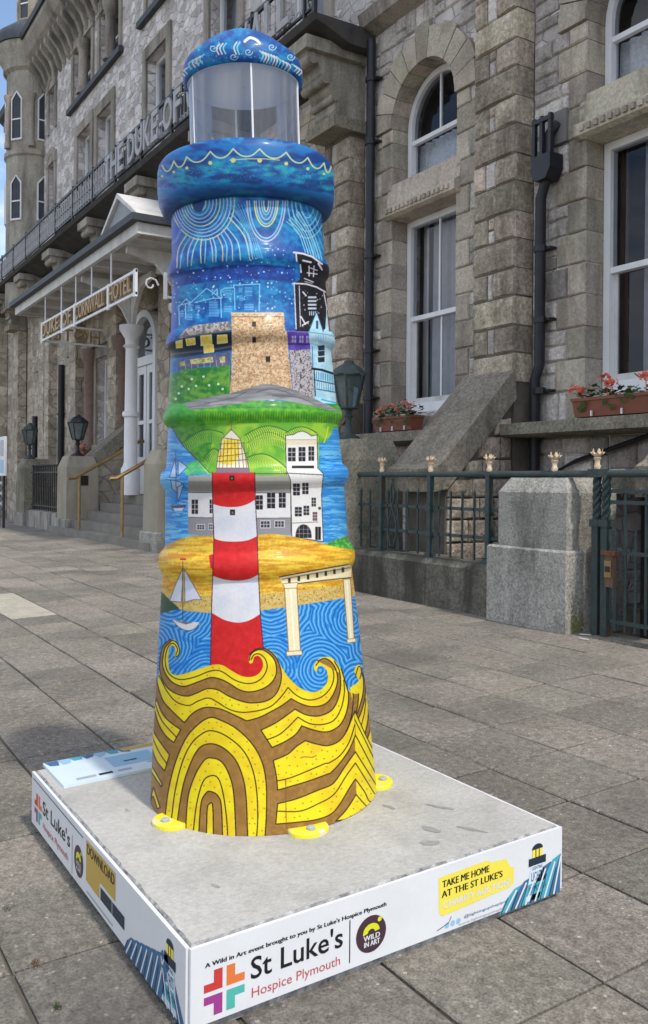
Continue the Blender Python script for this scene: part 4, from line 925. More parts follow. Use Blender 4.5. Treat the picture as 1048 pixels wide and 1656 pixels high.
# ---------------------------------------------------------------- lamps on stone pedestals
def pedestal(x0, x1, y0, y1, zt, mat, label):
    z0 = gz(y0)
    r = tag(node('lamp_pedestal', ((x0 + x1) / 2, (y0 + y1) / 2, z0)), label, 'pedestal')
    block(x0, x1, y0, y1, z0 - .05, z0 + .30, .02).build('base_course', M['granite'], r)
    MB().add([(x, y, z) for z, i in ((z0 + .301, .04), (zt - .22, .05), (zt, .13)) for x, y in ((x0 + i, y0 + i), (x1 - i, y0 + i), (x1 - i, y1 - i), (x0 + i, y1 - i))],
             [(3, 2, 1, 0), (8, 9, 10, 11)] + [(4 * k + i, 4 * k + (i + 1) % 4, 4 * k + 4 + (i + 1) % 4, 4 * k + 4 + i) for k in range(2) for i in range(4)]).build('shaft', M[mat], r)
    return r
def lamp(x, y, zb, mat, label, sc=1.0):
    r = tag(node('pedestal_lamp', (x, y, zb)), label, 'lamp', 'lanterns on stone pedestals')
    r_ = lambda v: v * sc
    MB().lathe(x, y, [(r_(.13), zb), (r_(.13), zb + .03), (r_(.06), zb + .07), (r_(.035), zb + .12), (r_(.028), zb + .22), (r_(.05), zb + .26), (r_(.03), zb + .30), (r_(.055), zb + .345)], 12).build('stem', M[mat], r, smooth=40)
    zl, zh, n_ = zb + .35, zb + .70, 6
    ha = lambda k, rad, z: (x + rad * math.cos(math.pi * 2 * k / n_ + .3), y + rad * math.sin(math.pi * 2 * k / n_ + .3), z)
    fr = MB()
    for k in range(n_): fr.tube([ha(k, r_(.10), zl), ha(k, r_(.185), zh)], .012, 5)
    for rad, z in ((.10, zl), (.185, zh)): fr.tube([ha(k, r_(rad), z) for k in range(n_ + 1)], .014, 5)
    fr.build('lantern_frame', M[mat], r)
    for k in range(n_):
        MB().add([ha(k, r_(.098), zl), ha(k + 1, r_(.098), zl), ha(k + 1, r_(.182), zh), ha(k, r_(.182), zh)], [(0, 1, 2, 3)]).build('pane', M['lampglass'], r)
    cp = MB(); cp.lathe(x, y, [(r_(.20), zh + .005), (r_(.19), zh + .03), (r_(.13), zh + .09), (r_(.06), zh + .13), (r_(.05), zh + .16), (r_(.0), zh + .18)], 6); cp.build('lantern_cap', M[mat], r)
    MB().lathe(x, y, [(.02, zl + .01), (.05, zl + .05), (.05, zl + .16), (.02, zl + .2)], 8).build('bulb', M['offwhite'], r, smooth=True)
pedestal(-8.42, -7.55, 4.98, 5.75, 1.74, 'coping', 'weathered stone pedestal with sloping shoulders at the end of the area railing')
lamp(-8.02, 5.28, 1.74, 'greeniron', 'green hexagonal lantern on the pedestal at the end of the area railing')
pdA = pedestal(-18.72, -17.95, 4.97, 5.72, 1.76, 'tan', 'pale rendered pedestal with a small dark plaque beside the entrance steps')
MB().box(-17.998, -17.985, 5.30, 5.46, 1.16, 1.36).build('plaque', M['plaque'], pdA)
lamp(-18.34, 5.34, 1.76, 'iron', 'black hexagonal lantern on the pale pedestal beside the entrance steps', 1.1)
pedestal(-13.62, -12.9, 4.97, 5.72, 1.76, 'tan', 'pale rendered pedestal without a plaque or lantern beside the entrance steps')
pedestal(-22.3, -21.45, 4.95, 5.7, 1.76, 'coping', 'mossy stone pedestal at the end of the small iron area gate')
lamp(-21.85, 5.2, 1.76, 'greeniron', 'green hexagonal lantern on the mossy pedestal past the entrance')
# little railing between the far pedestals
rr = tag(node('small_railing', (-20.1, 5.2, gz(5.2))), 'short dark iron railing on a low wall between two lamp pedestals', 'railing')
MB().prism([(5.02, .14), (5.02, .55), (5.34, .58), (5.34, .14)], -21.44, -18.8, axis='x').build('low_wall', M['granite'], rr)
for z in (1.42, .66): MB().box(-21.44, -18.8, 5.14, 5.17, z, z + .03).build('rail', M['iron'], rr)
x = -21.3
while x < -18.85:
    m = MB(); m.tube([(x, 5.155, .57), (x, 5.155, 1.56)], .014, 5); m.ball((x, 5.155, 1.58), .03, 6, 4); m.build('bar', M['iron'], rr); x += .155
# window box flowers
def window_box(x0, x1, y, z, n, pet, label, seed):
    r = tag(node('window_box', ((x0 + x1) / 2, y, z)), label, 'window box'); g = random.Random(seed)
    t = .095
    m = MB(); m.add([(x, yy, zz) for zz, i in ((z, .02), (z + .14, 0)) for x, yy in ((x0 + i, y - t + i), (x1 - i, y - t + i), (x1 - i, y + t - i), (x0 + i, y + t - i))], [(3, 2, 1, 0), (0, 1, 5, 4), (1, 2, 6, 5), (2, 3, 7, 6), (3, 0, 4, 7), (4, 5, 6, 7)])
    tr = m.build('trough', M['terracotta'], r)
    MB().box(x0 - .008, x1 + .008, y - t - .01, y + t + .01, z + .141, z + .168).build('rim', M['terracotta'], tr)
    for k in range(3):
        xx = lerp(x0, x1, (k + .7) / 3.2); MB().box(xx - .006, xx + .006, y - t - .012, y - t + .004, z + .001, z + .05).build('clip', M['white'], tr)
    lv = MB()
    for k in range(n):
        p = Vector((g.uniform(x0, x1), y + g.uniform(-t, t), z + .17 + abs(g.gauss(0, .06)))); s_ = g.uniform(.018, .036)
        a = g.uniform(0, 6.28); u = Vector((math.cos(a), math.sin(a), g.uniform(-.5, .8))).normalized() * s_; v_ = Vector((-math.sin(a), math.cos(a), g.uniform(-.3, .9))).normalized() * s_
        lv.add([p - u, p - v_ * .9, p + u, p + v_], [(0, 1, 2, 3)])
    tag(lv.build('leaves', M['leaf'], r), kind='stuff')
    for k in range(16):                                  # leaves trailing over the rim
        p = Vector((g.uniform(x0, x1), y - t - g.uniform(.005, .04), z + g.uniform(.05, .17))); s_ = g.uniform(.016, .032)
        lv2 = MB(); nn = 7; u = Vector((1, 0, g.uniform(-.3, .3))).normalized(); v_ = Vector((0, -.5, 1)).normalized()
        lv2.add([tuple(p)] + [tuple(p + (u * math.cos(6.283 * i / nn) + v_ * math.sin(6.283 * i / nn)) * s_ * g.uniform(.8, 1.1)) for i in range(nn)], [(0, 1 + i, 1 + (i + 1) % nn) for i in range(nn)])
        lv2.build('leaf', M['leaf'], r)
    for k, (fx, fz, fr_) in enumerate(pet):
        f = MB(); c = Vector((lerp(x0, x1, fx), y - .05, z + fz))
        f.tube([(c.x + g.uniform(-.02, .02), y, z + .15), (c.x, c.y, c.z)], .003, 4)
        for q in range(22):                              # florets, five separate petals each
            d = Vector((g.gauss(0, 1), g.gauss(0, 1), g.gauss(.35, .8))).normalized(); p = c + Vector((d.x * 1.15, d.y, d.z * .75)) * fr_ * g.uniform(.55, 1.1)
            u = d.orthogonal().normalized(); v_ = d.cross(u).normalized(); ps_ = fr_ * g.uniform(.26, .4); a0 = g.uniform(0, 6)
            for w_ in range(5):
                a = a0 + w_ * 1.2566; e = u * math.cos(a) + v_ * math.sin(a); h = u * -math.sin(a) + v_ * math.cos(a)
                f.add([p, p + e * ps_ * .7 + h * ps_ * .33 + d * ps_ * .25, p + e * ps_ * 1.05 + d * ps_ * g.uniform(.0, .4), p + e * ps_ * .7 - h * ps_ * .33 + d * ps_ * .25], [(0, 1, 2, 3)])
        f.build('blossom', M['petal' if x0 > -7 else 'petal_pale'], r)
window_box(-5.60, -4.55, 6.19, 1.885, 150, [(.02, .24, .07), (.33, .32, .055), (.38, .28, .05), (.72, .30, .06)], 'terracotta window box with bright red geraniums on the ledge by the granite pier', 4)
window_box(-8.72, -7.98, 6.19, 1.885, 190, [(.08, .24, .05), (.2, .27, .05), (.42, .29, .05), (.55, .25, .04), (.78, .29, .055), (.9, .27, .05)], 'terracotta window box with coral geraniums beside the raking buttress', 8)
mb_ = None
window_box(-20.1, -19.5, 5.9, 1.75, 60, [(.3, .25, .07), (.6, .27, .07)], 'window box with red flowers behind the black lantern', 9)
# brass handrails of the steps
def handrail(x, label):
    r = tag(node('handrail', (x, 5.1, .3)), label, 'handrail', 'brass handrails of the entrance steps')
    MB().tube([(x, 4.78, 1.30), (x, 4.9, 1.31), (x, 6.2, 2.05), (x, 6.3, 2.06)], .035, 8).build('rail', M['brass'], r, smooth=40)
    for y, zz in ((5.0, .31), (5.98, .985)):
        MB().tube([(x, y, zz), (x, y, 1.37 + (y - 5.0) * .577)], .028, 8).build('post', M['brass'], r, smooth=40)
handrail(-17.05, 'dull brass handrail on the entrance steps next to the plaque pedestal')
handrail(-14.55, 'dull brass handrail on the entrance steps beside the pedestal without a lantern')
# notice board by the kerb of the far pedestal
nb = tag(node('notice_board', (-21.0, 4.45, gz(4.45))), 'white notice board with posters on a dark ribbed post, past the entrance', 'notice board')
MB().box(-21.75, -20.95, 4.42, 4.48, 1.35, 2.25).build('board', M['white'], nb)
for k, (u0, u1, z0, z1, mt) in enumerate(((.08, .45, 1.85, 2.15, 'print_sky'), (.55, .92, 1.8, 2.17, 'print_grey'), (.08, .45, 1.42, 1.78, 'print_gold'), (.55, .92, 1.42, 1.72, 'print_sky'))):
    MB().box(lerp(-21.75, -20.95, u0), lerp(-21.75, -20.95, u1), 4.412, 4.419, z0, z1).build('poster', M[mt], nb)
for k in range(6): MB().box(-21.5, -21.2, 4.43, 4.47, .55 + k * .12, .62 + k * .12).build('slat', M['print_grey' if k % 2 else 'iron'], nb)
for xx in (-21.6, -21.1): MB().tube([(xx, 4.45, gz(4.45)), (xx, 4.45, 1.36)], .03, 8).build('leg', M['iron'], nb)
# pale terrace glimpsed far down the street
db = tag(node('distant_house', (-66, 10, .2)), 'small pale house with flat roof far down the street beyond the balcony', 'building')
mb = MB(); mb.box(-74, -60, 13.2, 21, .1, 15.4); mb.build('wall', M['offwhite'], db); MB().box(-74.3, -59.7, 12.9, 21.3, 15.41, 15.9).build('parapet', M['white'], db)
for k in range(4): 
    wv = MB().box(-72 + k * 3.2, -70.8 + k * 3.2, 13.13, 13.19, 11, 13.4).build('window', M['slate'], db)
# ================================================================== plinth
PX0, PX1, PY0, PY1, PHT = -3.292, -1.862, .803, 1.998, .208
pl = tag(node('sculpture_plinth', ((PX0 + PX1) / 2, (PY0 + PY1) / 2, gz(1.4))), 'concrete plinth under the painted lighthouse with white printed side panels', 'plinth')
rp_ = random.Random(21)
m = MB()                                                           # slab with a worn, slightly uneven top edge
n1, n2 = 44, 36
per = [(lerp(PX0, PX1, i / n1), PY0) for i in range(n1)] + [(PX1, lerp(PY0, PY1, i / n2)) for i in range(n2)] + [(lerp(PX1, PX0, i / n1), PY1) for i in range(n1)] + [(PX0, lerp(PY1, PY0, i / n2)) for i in range(n2)]
cxp, cyp = (PX0 + PX1) / 2, (PY0 + PY1) / 2
n = len(per); vs = []
for lev in range(4):
    for (x, y) in per:
        ins = (0.014, 0.009, 0.009 + rp_.uniform(0, .002), 0.013 + rp_.uniform(0, .005))[lev]; z = (-.004, .185, PHT - .005 - rp_.uniform(0, .002), PHT)[lev]
        vs.append((x + (ins if x < cxp else -ins) * (1 if x in (PX0, PX1) else 0), y + (ins if y < cyp else -ins) * (1 if y in (PY0, PY1) else 0), z))
fs = [(l_ * n + i, l_ * n + (i + 1) % n, (l_ + 1) * n + (i + 1) % n, (l_ + 1) * n + i) for l_ in range(3) for i in range(n)]
fs.append(tuple(3 * n + i for i in range(n)))
slabm = m.add(vs, fs).tilt().build('concrete_block', M['concrete'], pl)
slabm.data.materials.append(M['edge'])
for p in slabm.data.polygons:
    if p.index < 3 * n: p.material_index = 1  # block sides take the dark mottled tone too, seen in the panel gaps
# chips and scuffs on the top
for (x, y, a, b, rot) in ((-2.06, 1.66, .035, .018, .3), (-1.99, 1.60, .03, .02, 1.0), (-2.18, 1.79, .05, .010, .5), (-2.27, 1.66, .028, .012, .2), (-1.99, 1.76, .05, .009, .5), (-2.73, .96, .012, .006, 0), (-2.1, .98, .016, .006, .4)):
    pts = [(x + a * math.cos(t) * math.cos(rot) - b * math.sin(t) * math.sin(rot) * rp_.uniform(.35, 1.25), y + a * math.cos(t) * math.sin(rot) + b * math.sin(t) * math.cos(rot) * rp_.uniform(.35, 1.25)) for t in [k * 2 * math.pi / 12 for k in range(12)]]
    MB().add([(px_, py_, PHT + .0012) for px_, py_ in pts], [tuple(range(12))]).tilt().build('scuff', M['dust'], pl)
# side panels
pe = MB().box(PX1 - .008, PX1 + .002, PY0 + .005, PY1 - .0, .022, .2035).tilt().build('printed_panel', M['print_white'], pl)
ps = MB().box(PX0, PX1 - .010, PY0 - .002, PY0 + .008, .022, .2035).tilt().build('printed_panel', M['print_white'], pl)
pw = MB().box(PX0, PX1 - .010, PY1 - .009, PY1, .022, .2035).tilt().build('printed_panel', M['print_white'], pl)
class Face:                                                       # flat print on a panel: s runs along the panel, z up
    def __init__(s, par, org, us, un): s.p, s.o, s.us, s.un, s.k = par, Vector(org), Vector(us), Vector(un), 0
    def pt(s, a, z, lift): v = s.o + s.us * a + s.un * lift; return (v.x, v.y, z)
    def poly(s, name, pts, mat, lift=.0006): return MB().add([s.pt(a, z, lift) for a, z in pts], [tuple(range(len(pts)))]).tilt().build(name, M[mat], s.p)
    def disc(s, name, a, z, r, mat, lift=.0006, rz=None, n=28): return s.poly(name, [(a + r * math.cos(2 * math.pi * k / n), z + (rz or r) * math.sin(2 * math.pi * k / n)) for k in range(n)], mat, lift)
    def text(s, key, a0, a1, z0, z1, mat, lift=.0010, slant=0.0):
        mb = text_mb(key, width=a1 - a0, height=z1 - z0, org=s.pt(a0, z0, lift), ux=tuple(s.us), uy=(0, 0, 1), un=tuple(s.un), depth=0.0)
        if slant: mb.v = [(x, y, z + slant * ((Vector((x, y, 0)) - Vector((s.o.x, s.o.y, 0))).dot(s.us) - a0)) for x, y, z in mb.v]
        if key in ('take', 'at', 'char', 'down', 'wild', 'inart', 'small'):      # bold weight: a second print shifted by a hair
            v0 = list(mb.v); d_ = s.us * ((z1 - z0) * .09) + s.un * .0002; n0 = len(v0)
            mb.v = v0 + [(x + d_.x, y + d_.y, z) for x, y, z in v0]; mb.f = mb.f + [tuple(i + n0 for i in f_) for f_ in mb.f]
        return mb.tilt().build('lettering', M[mat], s.p)
    def line(s, a0, z0, a1, z1, wd, mat, lift=.0008):
        d = Vector((a1 - a0, z1 - z0)); d.normalize(); nn = Vector((-d.y, d.x)) * wd / 2
        return s.poly('rule', [(a0 + nn.x, z0 + nn.y), (a0 - nn.x, z0 - nn.y), (a1 - nn.x, z1 - nn.y), (a1 + nn.x, z1 + nn.y)], mat, lift)
def cross_logo(F, a, z, q):
    g, t = q * .10, q * .42
    for sx, sz, mt in ((-1, 1, 'print_red'), (1, 1, 'print_orange'), (-1, -1, 'print_purple'), (1, -1, 'print_teal')):
        pts = [(g, g), (q, g), (q, g + t * .85), (g + t, g + t * .85), (g + t, q), (g, q)]
        F.poly('logo_arm', [(a + sx * x, z + sz * y) for x, y in pts], mt)
def wild_logo(F, a, z, r):
    F.disc('logo_disc', a, z, r, 'print_plum')
    pts = [(a - r * .55 + r * .0, z + r * .02)] + [(a + r * .55 * math.cos(t), z + r * .12 + r * .46 * math.sin(t)) for t in [math.pi * (1 - k / 8) for k in range(9)]] + [(a + r * .24 * math.cos(t), z + r * .08 + r * .2 * math.sin(t)) for t in [math.pi * k / 6 for k in range(7)]]
    F.poly('logo_arc', pts, 'print_lime', .0012); F.disc('logo_dot', a + r * .55, z + r * .66, r * .13, 'print_lime', .0012)
    F.text('wild', a - r * .52, a + r * .55, z - r * .30, z - r * .02, 'print_white', .0014); F.text('inart', a - r * .48, a + r * .55, z - r * .64, z - r * .36, 'print_white', .0014)
def small_lighthouse(F, a, z0, h, lamp='print_yellow'):
    w0 = h * .30
    F.poly('tower_print', [(a - w0, z0), (a + w0, z0), (a + w0 * .5, z0 + h * .62), (a - w0 * .5, z0 + h * .62)], 'print_pale', .0010)
    F.poly('tower_band', [(a - w0 * .92, z0 + h * .10), (a + w0 * .92, z0 + h * .10), (a + w0 * .74, z0 + h * .30), (a - w0 * .74, z0 + h * .30)], 'print_blue', .0013)
    F.poly('gallery_print', [(a - w0 * .72, z0 + h * .62), (a + w0 * .72, z0 + h * .62), (a + w0 * .72, z0 + h * .76), (a - w0 * .72, z0 + h * .76)], 'print_navy', .0013)
    F.poly('lamp_print', [(a - w0 * .42, z0 + h * .76), (a + w0 * .42, z0 + h * .76), (a + w0 * .42, z0 + h * .90), (a - w0 * .42, z0 + h * .90)], lamp, .0013)
    F.poly('cap_print', [(a + w0 * .46 * math.cos(t), z0 + h * .90 + h * .10 * math.sin(t)) for t in [math.pi * k / 8 for k in range(9)]], 'print_navy', .0013)
    for x in (-.14, .14): F.line(a + w0 * x, z0 + h * .76, a + w0 * x, z0 + h * .90, w0 * .08, 'print_navy', .0016)
    F.text('light', a - w0 * .42, a + w0 * .42, z0 + h * .54, z0 + h * .60, 'print_navy', .0016); F.text('lights', a - w0 * .5, a + w0 * .5, z0 + h * .34, z0 + h * .50, 'print_steel', .0016); F.text('ofp', a - w0 * .7, a + w0 * .7, z0 + h * .15, z0 + h * .25, 'print_navy', .0016)
def waves(F, a0, a1, zb, humps, side):
    for k in range(humps):
        u = lerp(a0, a1, (k + .0) / humps); wd = (a1 - a0) / humps
        hgt = (.05 + .075 * (k + 1) / humps) if side > 0 else (.05 + .075 * (humps - k) / humps)
        lean = .05 * side
        base = [(u - wd * .25, zb), (u + wd * 1.05, zb)]
        top = [(u + wd * 1.05 + lean, zb + hgt * .8), (u + wd * .75 + lean, zb + hgt), (u + wd * .2 + lean * .8, zb + hgt * .92), (u + lean * .4, zb + hgt * .6)]
        clip = lambda p: (max(min(p[0], F.amax - .004), .004), p[1])
        F.poly('wave_print', [clip(p) for p in base + top], ('print_blue', 'print_steel')[k % 2] if F.bright else ('print_steel', 'print_steel')[k % 2], .0007 + .0001 * k)  # waves are darker on the shaded panel, shade put into the colour
        F.line(*clip((u + wd * .35, zb)), *clip((u + wd * .35 + lean * .85, zb + hgt * .85)), .006, 'print_white', .0018); F.line(*clip((u - wd * .1, zb)), *clip((u + lean * .45, zb + hgt * .62)), .0028, 'print_navy', .0019)
# panel towards the sun side (long text)
F1 = Face(pe, (PX1 + .002, PY0 - .002, 0), (0, 1, 0), (1, 0, 0)); F1.amax = PY1 - PY0; F1.bright = True
S = lambda y: y - PY0
F1.text('small', S(.845), S(1.355), .148, .162, 'print_black'); cross_logo(F1, S(.895), .088, .052)
F1.text('stl', S(.963), S(1.222), .086, .140, 'print_black'); F1.text('hos', S(.966), S(1.214), .036, .066, 'print_pink')
F1.line(S(1.243), .038, S(1.243), .146, .003, 'print_black'); wild_logo(F1, S(1.309), .092, .047)
yb = [(1.530, .176), (1.700, .180), (1.722, .170), (1.775, .166), (1.790, .140), (1.806, .134), (1.804, .088), (1.790, .082), (1.545, .070), (1.532, .080)]
F1.poly('highlight_blob', [(S(a), z) for a, z in yb], 'print_yellow')
F1.text('take', S(1.542), S(1.710), .146, .165, 'print_black'); F1.text('at', S(1.540), S(1.760), .119, .138, 'print_black'); F1.text('char', S(1.545), S(1.790), .088, .107, 'print_white')
F1.line(S(1.575), .060, S(1.565), .045, .002, 'print_navy'); F1.line(S(1.565), .045, S(1.525), .035, .002, 'print_navy')
for k in range(3): F1.disc('social_icon', S(1.560 + k * .020), .040, .008, 'print_sky')
F1.text('hand', S(1.62), S(1.78), .040, .050, 'print_steel'); F1.text('web', S(1.60), S(1.78), .024, .033, 'print_grey')
waves(F1, S(1.76), S(1.99), .014, 6, 1); small_lighthouse(F1, S(1.898), .020, .160)
# shaded panel: its duller print colours carry the shade
F2 = Face(ps, (PX0, PY0 - .002, 0), (1, 0, 0), (0, -1, 0)); F2.amax = PX1 - PX0; F2.bright = False
T = lambda x: x - PX0
F2.line(T(-3.27), .186, T(-2.66), .182, .0035, 'print_navy'); cross_logo(F2, T(-3.20), .096, .050); F2.text('stl', T(-3.135), T(-2.80), .100, .150, 'print_black'); F2.text('hos', T(-3.13), T(-2.82), .044, .074, 'print_pink')
F2.line(T(-2.775), .030, T(-2.775), .150, .003, 'print_navy'); wild_logo(F2, T(-2.705), .094, .048)
F2.poly('highlight_block', [(T(-2.63), .188), (T(-2.36), .188), (T(-2.36), .110), (T(-2.50), .110), (T(-2.50), .062), (T(-2.63), .066)], 'print_gold')
F2.text('down', T(-2.62), T(-2.37), .150, .180, 'print_black')
for k in range(2): F2.poly('badge', [(T(-2.49 + k * .105), .064), (T(-2.39 + k * .105), .064), (T(-2.39 + k * .105), .100), (T(-2.49 + k * .105), .100)], 'print_navy')
F2.line(T(-2.62), .036, T(-2.38), .036, .006, 'print_grey')
waves(F2, T(-2.28), T(-2.02), .014, 7, 1); waves(F2, T(-1.99), T(-1.87), .014, 3, -1); small_lighthouse(F2, T(-1.965), .018, .165)
# information board lying on the plinth
ib = tag(node('information_board', (-3.18, 1.35, gz(1.35) + PHT)), 'white printed information board lying on the concrete plinth', 'sign board')
IX0, IX1, IY0, IY1, IZ = -3.315, -3.035, .845, 1.90, PHT + .002
MB().box(IX0, IX1, IY0, IY1, IZ - .0015, IZ + .008).tilt().build('board', M['print_pale'], ib)
def ipoly(name, pts, mat, lift=.0088): return MB().add([(x, y, IZ + lift) for x, y in pts], [tuple(range(len(pts)))]).tilt().build(name, M[mat], ib)
def irect(name, x0, x1, y0, y1, mat, lift=.0088): return ipoly(name, [(x0, y0), (x1, y0), (x1, y1), (x0, y1)], mat, lift)
for k in range(7): ipoly('wave_print', [(-3.312, .85 + k * .045), (-3.265 + .012 * math.sin(k * 2), .86 + k * .045), (-3.27 + .015 * math.cos(k), .89 + k * .045), (-3.312, .90 + k * .045)], ('print_steel', 'print_sky', 'print_blue')[k % 3], .0086 + .0002 * (k % 3))
ipoly('beach_print', [(-3.31, 1.13), (-3.275, 1.14), (-3.275, 1.27), (-3.31, 1.30)], 'print_gold'); irect('print_block', -3.24, -3.12, 1.05, 1.22, 'print_sky'); irect('print_title', -3.25, -3.20, 1.40, 1.72, 'print_steel'); irect('print_block', -3.29, -3.26, 1.4, 1.8, 'print_sky')
for (x0, x1, y0, y1, mt) in ((-3.17, -3.155, 1.10, 1.15, 'print_navy'), (-3.085, -3.065, .98, 1.03, 'print_navy'), (-3.085, -3.065, .90, .97, 'print_grey'), (-3.085, -3.065, 1.05, 1.1, 'print_grey'), (-3.11, -3.10, 1.17, 1.24, 'print_grey'), (-3.10, -3.085, 1.28, 1.33, 'print_navy')): irect('print_line', x0, x1, y0, y1, mt)
M_ = None
# ================================================================== painted lighthouse sculpture
LB = np.array([-2.6352, 1.4079, PHT + SLOPE * 1.4079 + .0005])
LN = np.array([-.004, -.0405, 1.0]); LN /= np.linalg.norm(LN)
E1 = CAM - LB; E1 = E1 - LN * (E1 @ LN); E1 /= np.linalg.norm(E1); E2 = np.cross(LN, E1)      # E1: the painted front
BODY = [(0, .3775), (.173, .365), (.379, .347), (.543, .3335), (.686, .3205), (.738, .3145), (.742, .3135), (.752, .320), (.766, .3255), (.785, .3268), (.803, .3245), (.817, .318), (.827, .308), (.836, .3045), (.912, .3015), (1.012, .2975), (1.020, .2985), (1.030, .3065), (1.043, .3118), (1.056, .3128), (1.070, .3105), (1.081, .304), (1.089, .294), (1.107, .2915), (1.159, .2872), (1.215, .283), (1.224, .2835), (1.234, .291), (1.246, .2955), (1.257, .2962), (1.269, .294), (1.280, .288), (1.288, .280), (1.302, .2785), (1.363, .2745), (1.445, .268), (1.469, .2665), (1.478, .2735), (1.490, .2782), (1.504, .2792), (1.516, .2768), (1.527, .271), (1.534, .2635), (1.609, .259), (1.691, .255), (1.702, .2555), (1.712, .2628), (1.724, .2665), (1.737, .2672), (1.750, .2645), (1.760, .2595), (1.768, .2535), (1.834, .2513), (1.93, .2495)]
GALL = [(1.912, .248), (1.9125, .262), (1.918, .272), (1.930, .281), (1.952, .2885), (1.985, .2918), (2.020, .2922), (2.052, .2908), (2.070, .2862), (2.081, .278), (2.085, .268), (2.086, .17)]
DOME = [(2.347, .186), (2.350, .1935), (2.360, .1975), (2.378, .1985), (2.396, .1965), (2.410, .1925), (2.424, .184), (2.436, .172), (2.452, .153), (2.474, .127), (2.496, .095), (2.512, .066), (2.523, .040), (2.529, .018), (2.530, .001)]
BODY = [(t, r + .001 * max(0.0, 1 - (min(abs(t - c_) for c_ in (.785, 1.056, 1.257, 1.504, 1.737)) / .030) ** 4)) for t, r in BODY]
# ---- the painting, drawn flat on a sheet (sheet units as in the design drawing), then wrapped round the tower
SX, SY_, KS, SWd, SHt = 225, 40, 3, 400, 1340
art = np.zeros((SHt * KS, SWd * KS, 3), np.float32)
rn = np.random.default_rng(5)
def vnoise(scx, scy, seed):
    g = np.random.default_rng(seed); H, W = art.shape[:2]; tot = np.zeros((H, W), np.float32)
    Y, X = np.meshgrid(np.arange(H, dtype=np.float32) / KS, np.arange(W, dtype=np.float32) / KS, indexing='ij')
    for oc, (am, sh) in enumerate(((.62, .41), (.38, -.53))):
        k = 1.0 if oc == 0 else .52
        u = X / (scx * k) + sh * Y / (scy * k) + 300; v = Y / (scy * k) - sh * .8 * X / (scx * k) + 300
        a = g.random((128, 128)).astype(np.float32); a = (a - .5) * 1.25 + .5
        u0, v0 = np.floor(u).astype(int), np.floor(v).astype(int); fu, fv = u - u0, v - v0
        fu, fv = fu * fu * (3 - 2 * fu), fv * fv * (3 - 2 * fv); u0 &= 127; v0 &= 127; u1, v1 = (u0 + 1) & 127, (v0 + 1) & 127
        tot += am * ((a[v0, u0] * (1 - fu) + a[v0, u1] * fu) * (1 - fv) + (a[v1, u0] * (1 - fu) + a[v1, u1] * fu) * fv).astype(np.float32)
    return tot
def RGB(*c): return np.array(c, np.float32) / 255
def smooth_pts(p, n=8, closed=False):
    p = [np.array(q, float) for q in p]; out = []
    m = len(p)
    rngi = range(m) if closed else range(m - 1)
    for i in rngi:
        a, b, c, d = (p[(i - 1) % m], p[i], p[(i + 1) % m], p[(i + 2) % m]) if closed else (p[max(i - 1, 0)], p[i], p[i + 1], p[min(i + 2, m - 1)])
        for k in range(n):
            t = k / n
            out.append(.5 * ((2 * b) + (-a + c) * t + (2 * a - 5 * b + 4 * c - d) * t * t + (-a + 3 * b - 3 * c + d) * t ** 3))
    if not closed: out.append(p[-1])
    return np.array(out)
def pmask(pts):
    pts = (np.asarray(pts, float) - (SX, SY_)) * KS
    H, W = art.shape[:2]
    x0, y0 = np.floor(pts.min(0)).astype(int); x1, y1 = np.ceil(pts.max(0)).astype(int)
    x0, y0, x1, y1 = max(x0, 0), max(y0, 0), min(x1 + 1, W), min(y1 + 1, H)
    if x1 <= x0 or y1 <= y0: return None
    xc = np.arange(x0, x1) + .5
    msk = np.zeros((y1 - y0, x1 - x0), bool)
    ax, ay = pts[:, 0], pts[:, 1]; bx, by = np.roll(ax, -1), np.roll(ay, -1)
    for r in range(y0, y1):
        yc = r + .5
        hit = (ay <= yc) != (by <= yc)
        if not hit.any(): continue
        xs = np.sort(ax[hit] + (yc - ay[hit]) / (by[hit] - ay[hit]) * (bx[hit] - ax[hit]))
        msk[r - y0] = (np.searchsorted(xs, xc) % 2) == 1
    return (slice(y0, y1), slice(x0, x1)), msk
def poly(c, pts, sm=False, noise=None):
    if sm: pts = smooth_pts(pts, 8, True)
    r = pmask(pts)
    if r is None: return
    sl, mk_ = r; v = art[sl]
    if noise is None: v[mk_] = RGB(*c)
    else:
        c2, nzf, lo, hi = noise; t = np.clip((nzf[sl][mk_] - lo) / (hi - lo), 0, 1)[:, None]; v[mk_] = RGB(*c) * (1 - t) + RGB(*c2) * t
def stroke(c, wd, pts, sm=False, alpha=1.0, closed=False):
    if sm: pts = smooth_pts(pts, 8, closed)
    pts = (np.asarray(pts, float) - (SX, SY_)) * KS; hw = wd * KS / 2
    if closed and not sm: pts = np.vstack([pts, pts[:1]])
    H, W = art.shape[:2]
    for a, b in zip(pts[:-1], pts[1:]):
        x0, y0 = np.floor(np.minimum(a, b) - hw - 1).astype(int); x1, y1 = np.ceil(np.maximum(a, b) + hw + 1).astype(int)
        x0, y0, x1, y1 = max(x0, 0), max(y0, 0), min(x1, W), min(y1, H)
        if x1 <= x0 or y1 <= y0: continue
        X, Y = np.meshgrid(np.arange(x0, x1) + .5, np.arange(y0, y1) + .5)
        d = b - a; L = d @ d
        t = np.clip(((X - a[0]) * d[0] + (Y - a[1]) * d[1]) / L, 0, 1) if L > 0 else 0
        m_ = np.hypot(X - a[0] - t * d[0], Y - a[1] - t * d[1]) < hw
        v = art[y0:y1, x0:x1]; v[m_] = v[m_] * (1 - alpha) + RGB(*c) * alpha
def dot(c, x, y, r): stroke(c, 2 * r, [(x, y), (x + .01, y)])
def rect(c, x0, y0, x1, y1): poly(c, [(x0, y0), (x1, y0), (x1, y1), (x0, y1)])
def bar(y): return 777 + (y - 777)
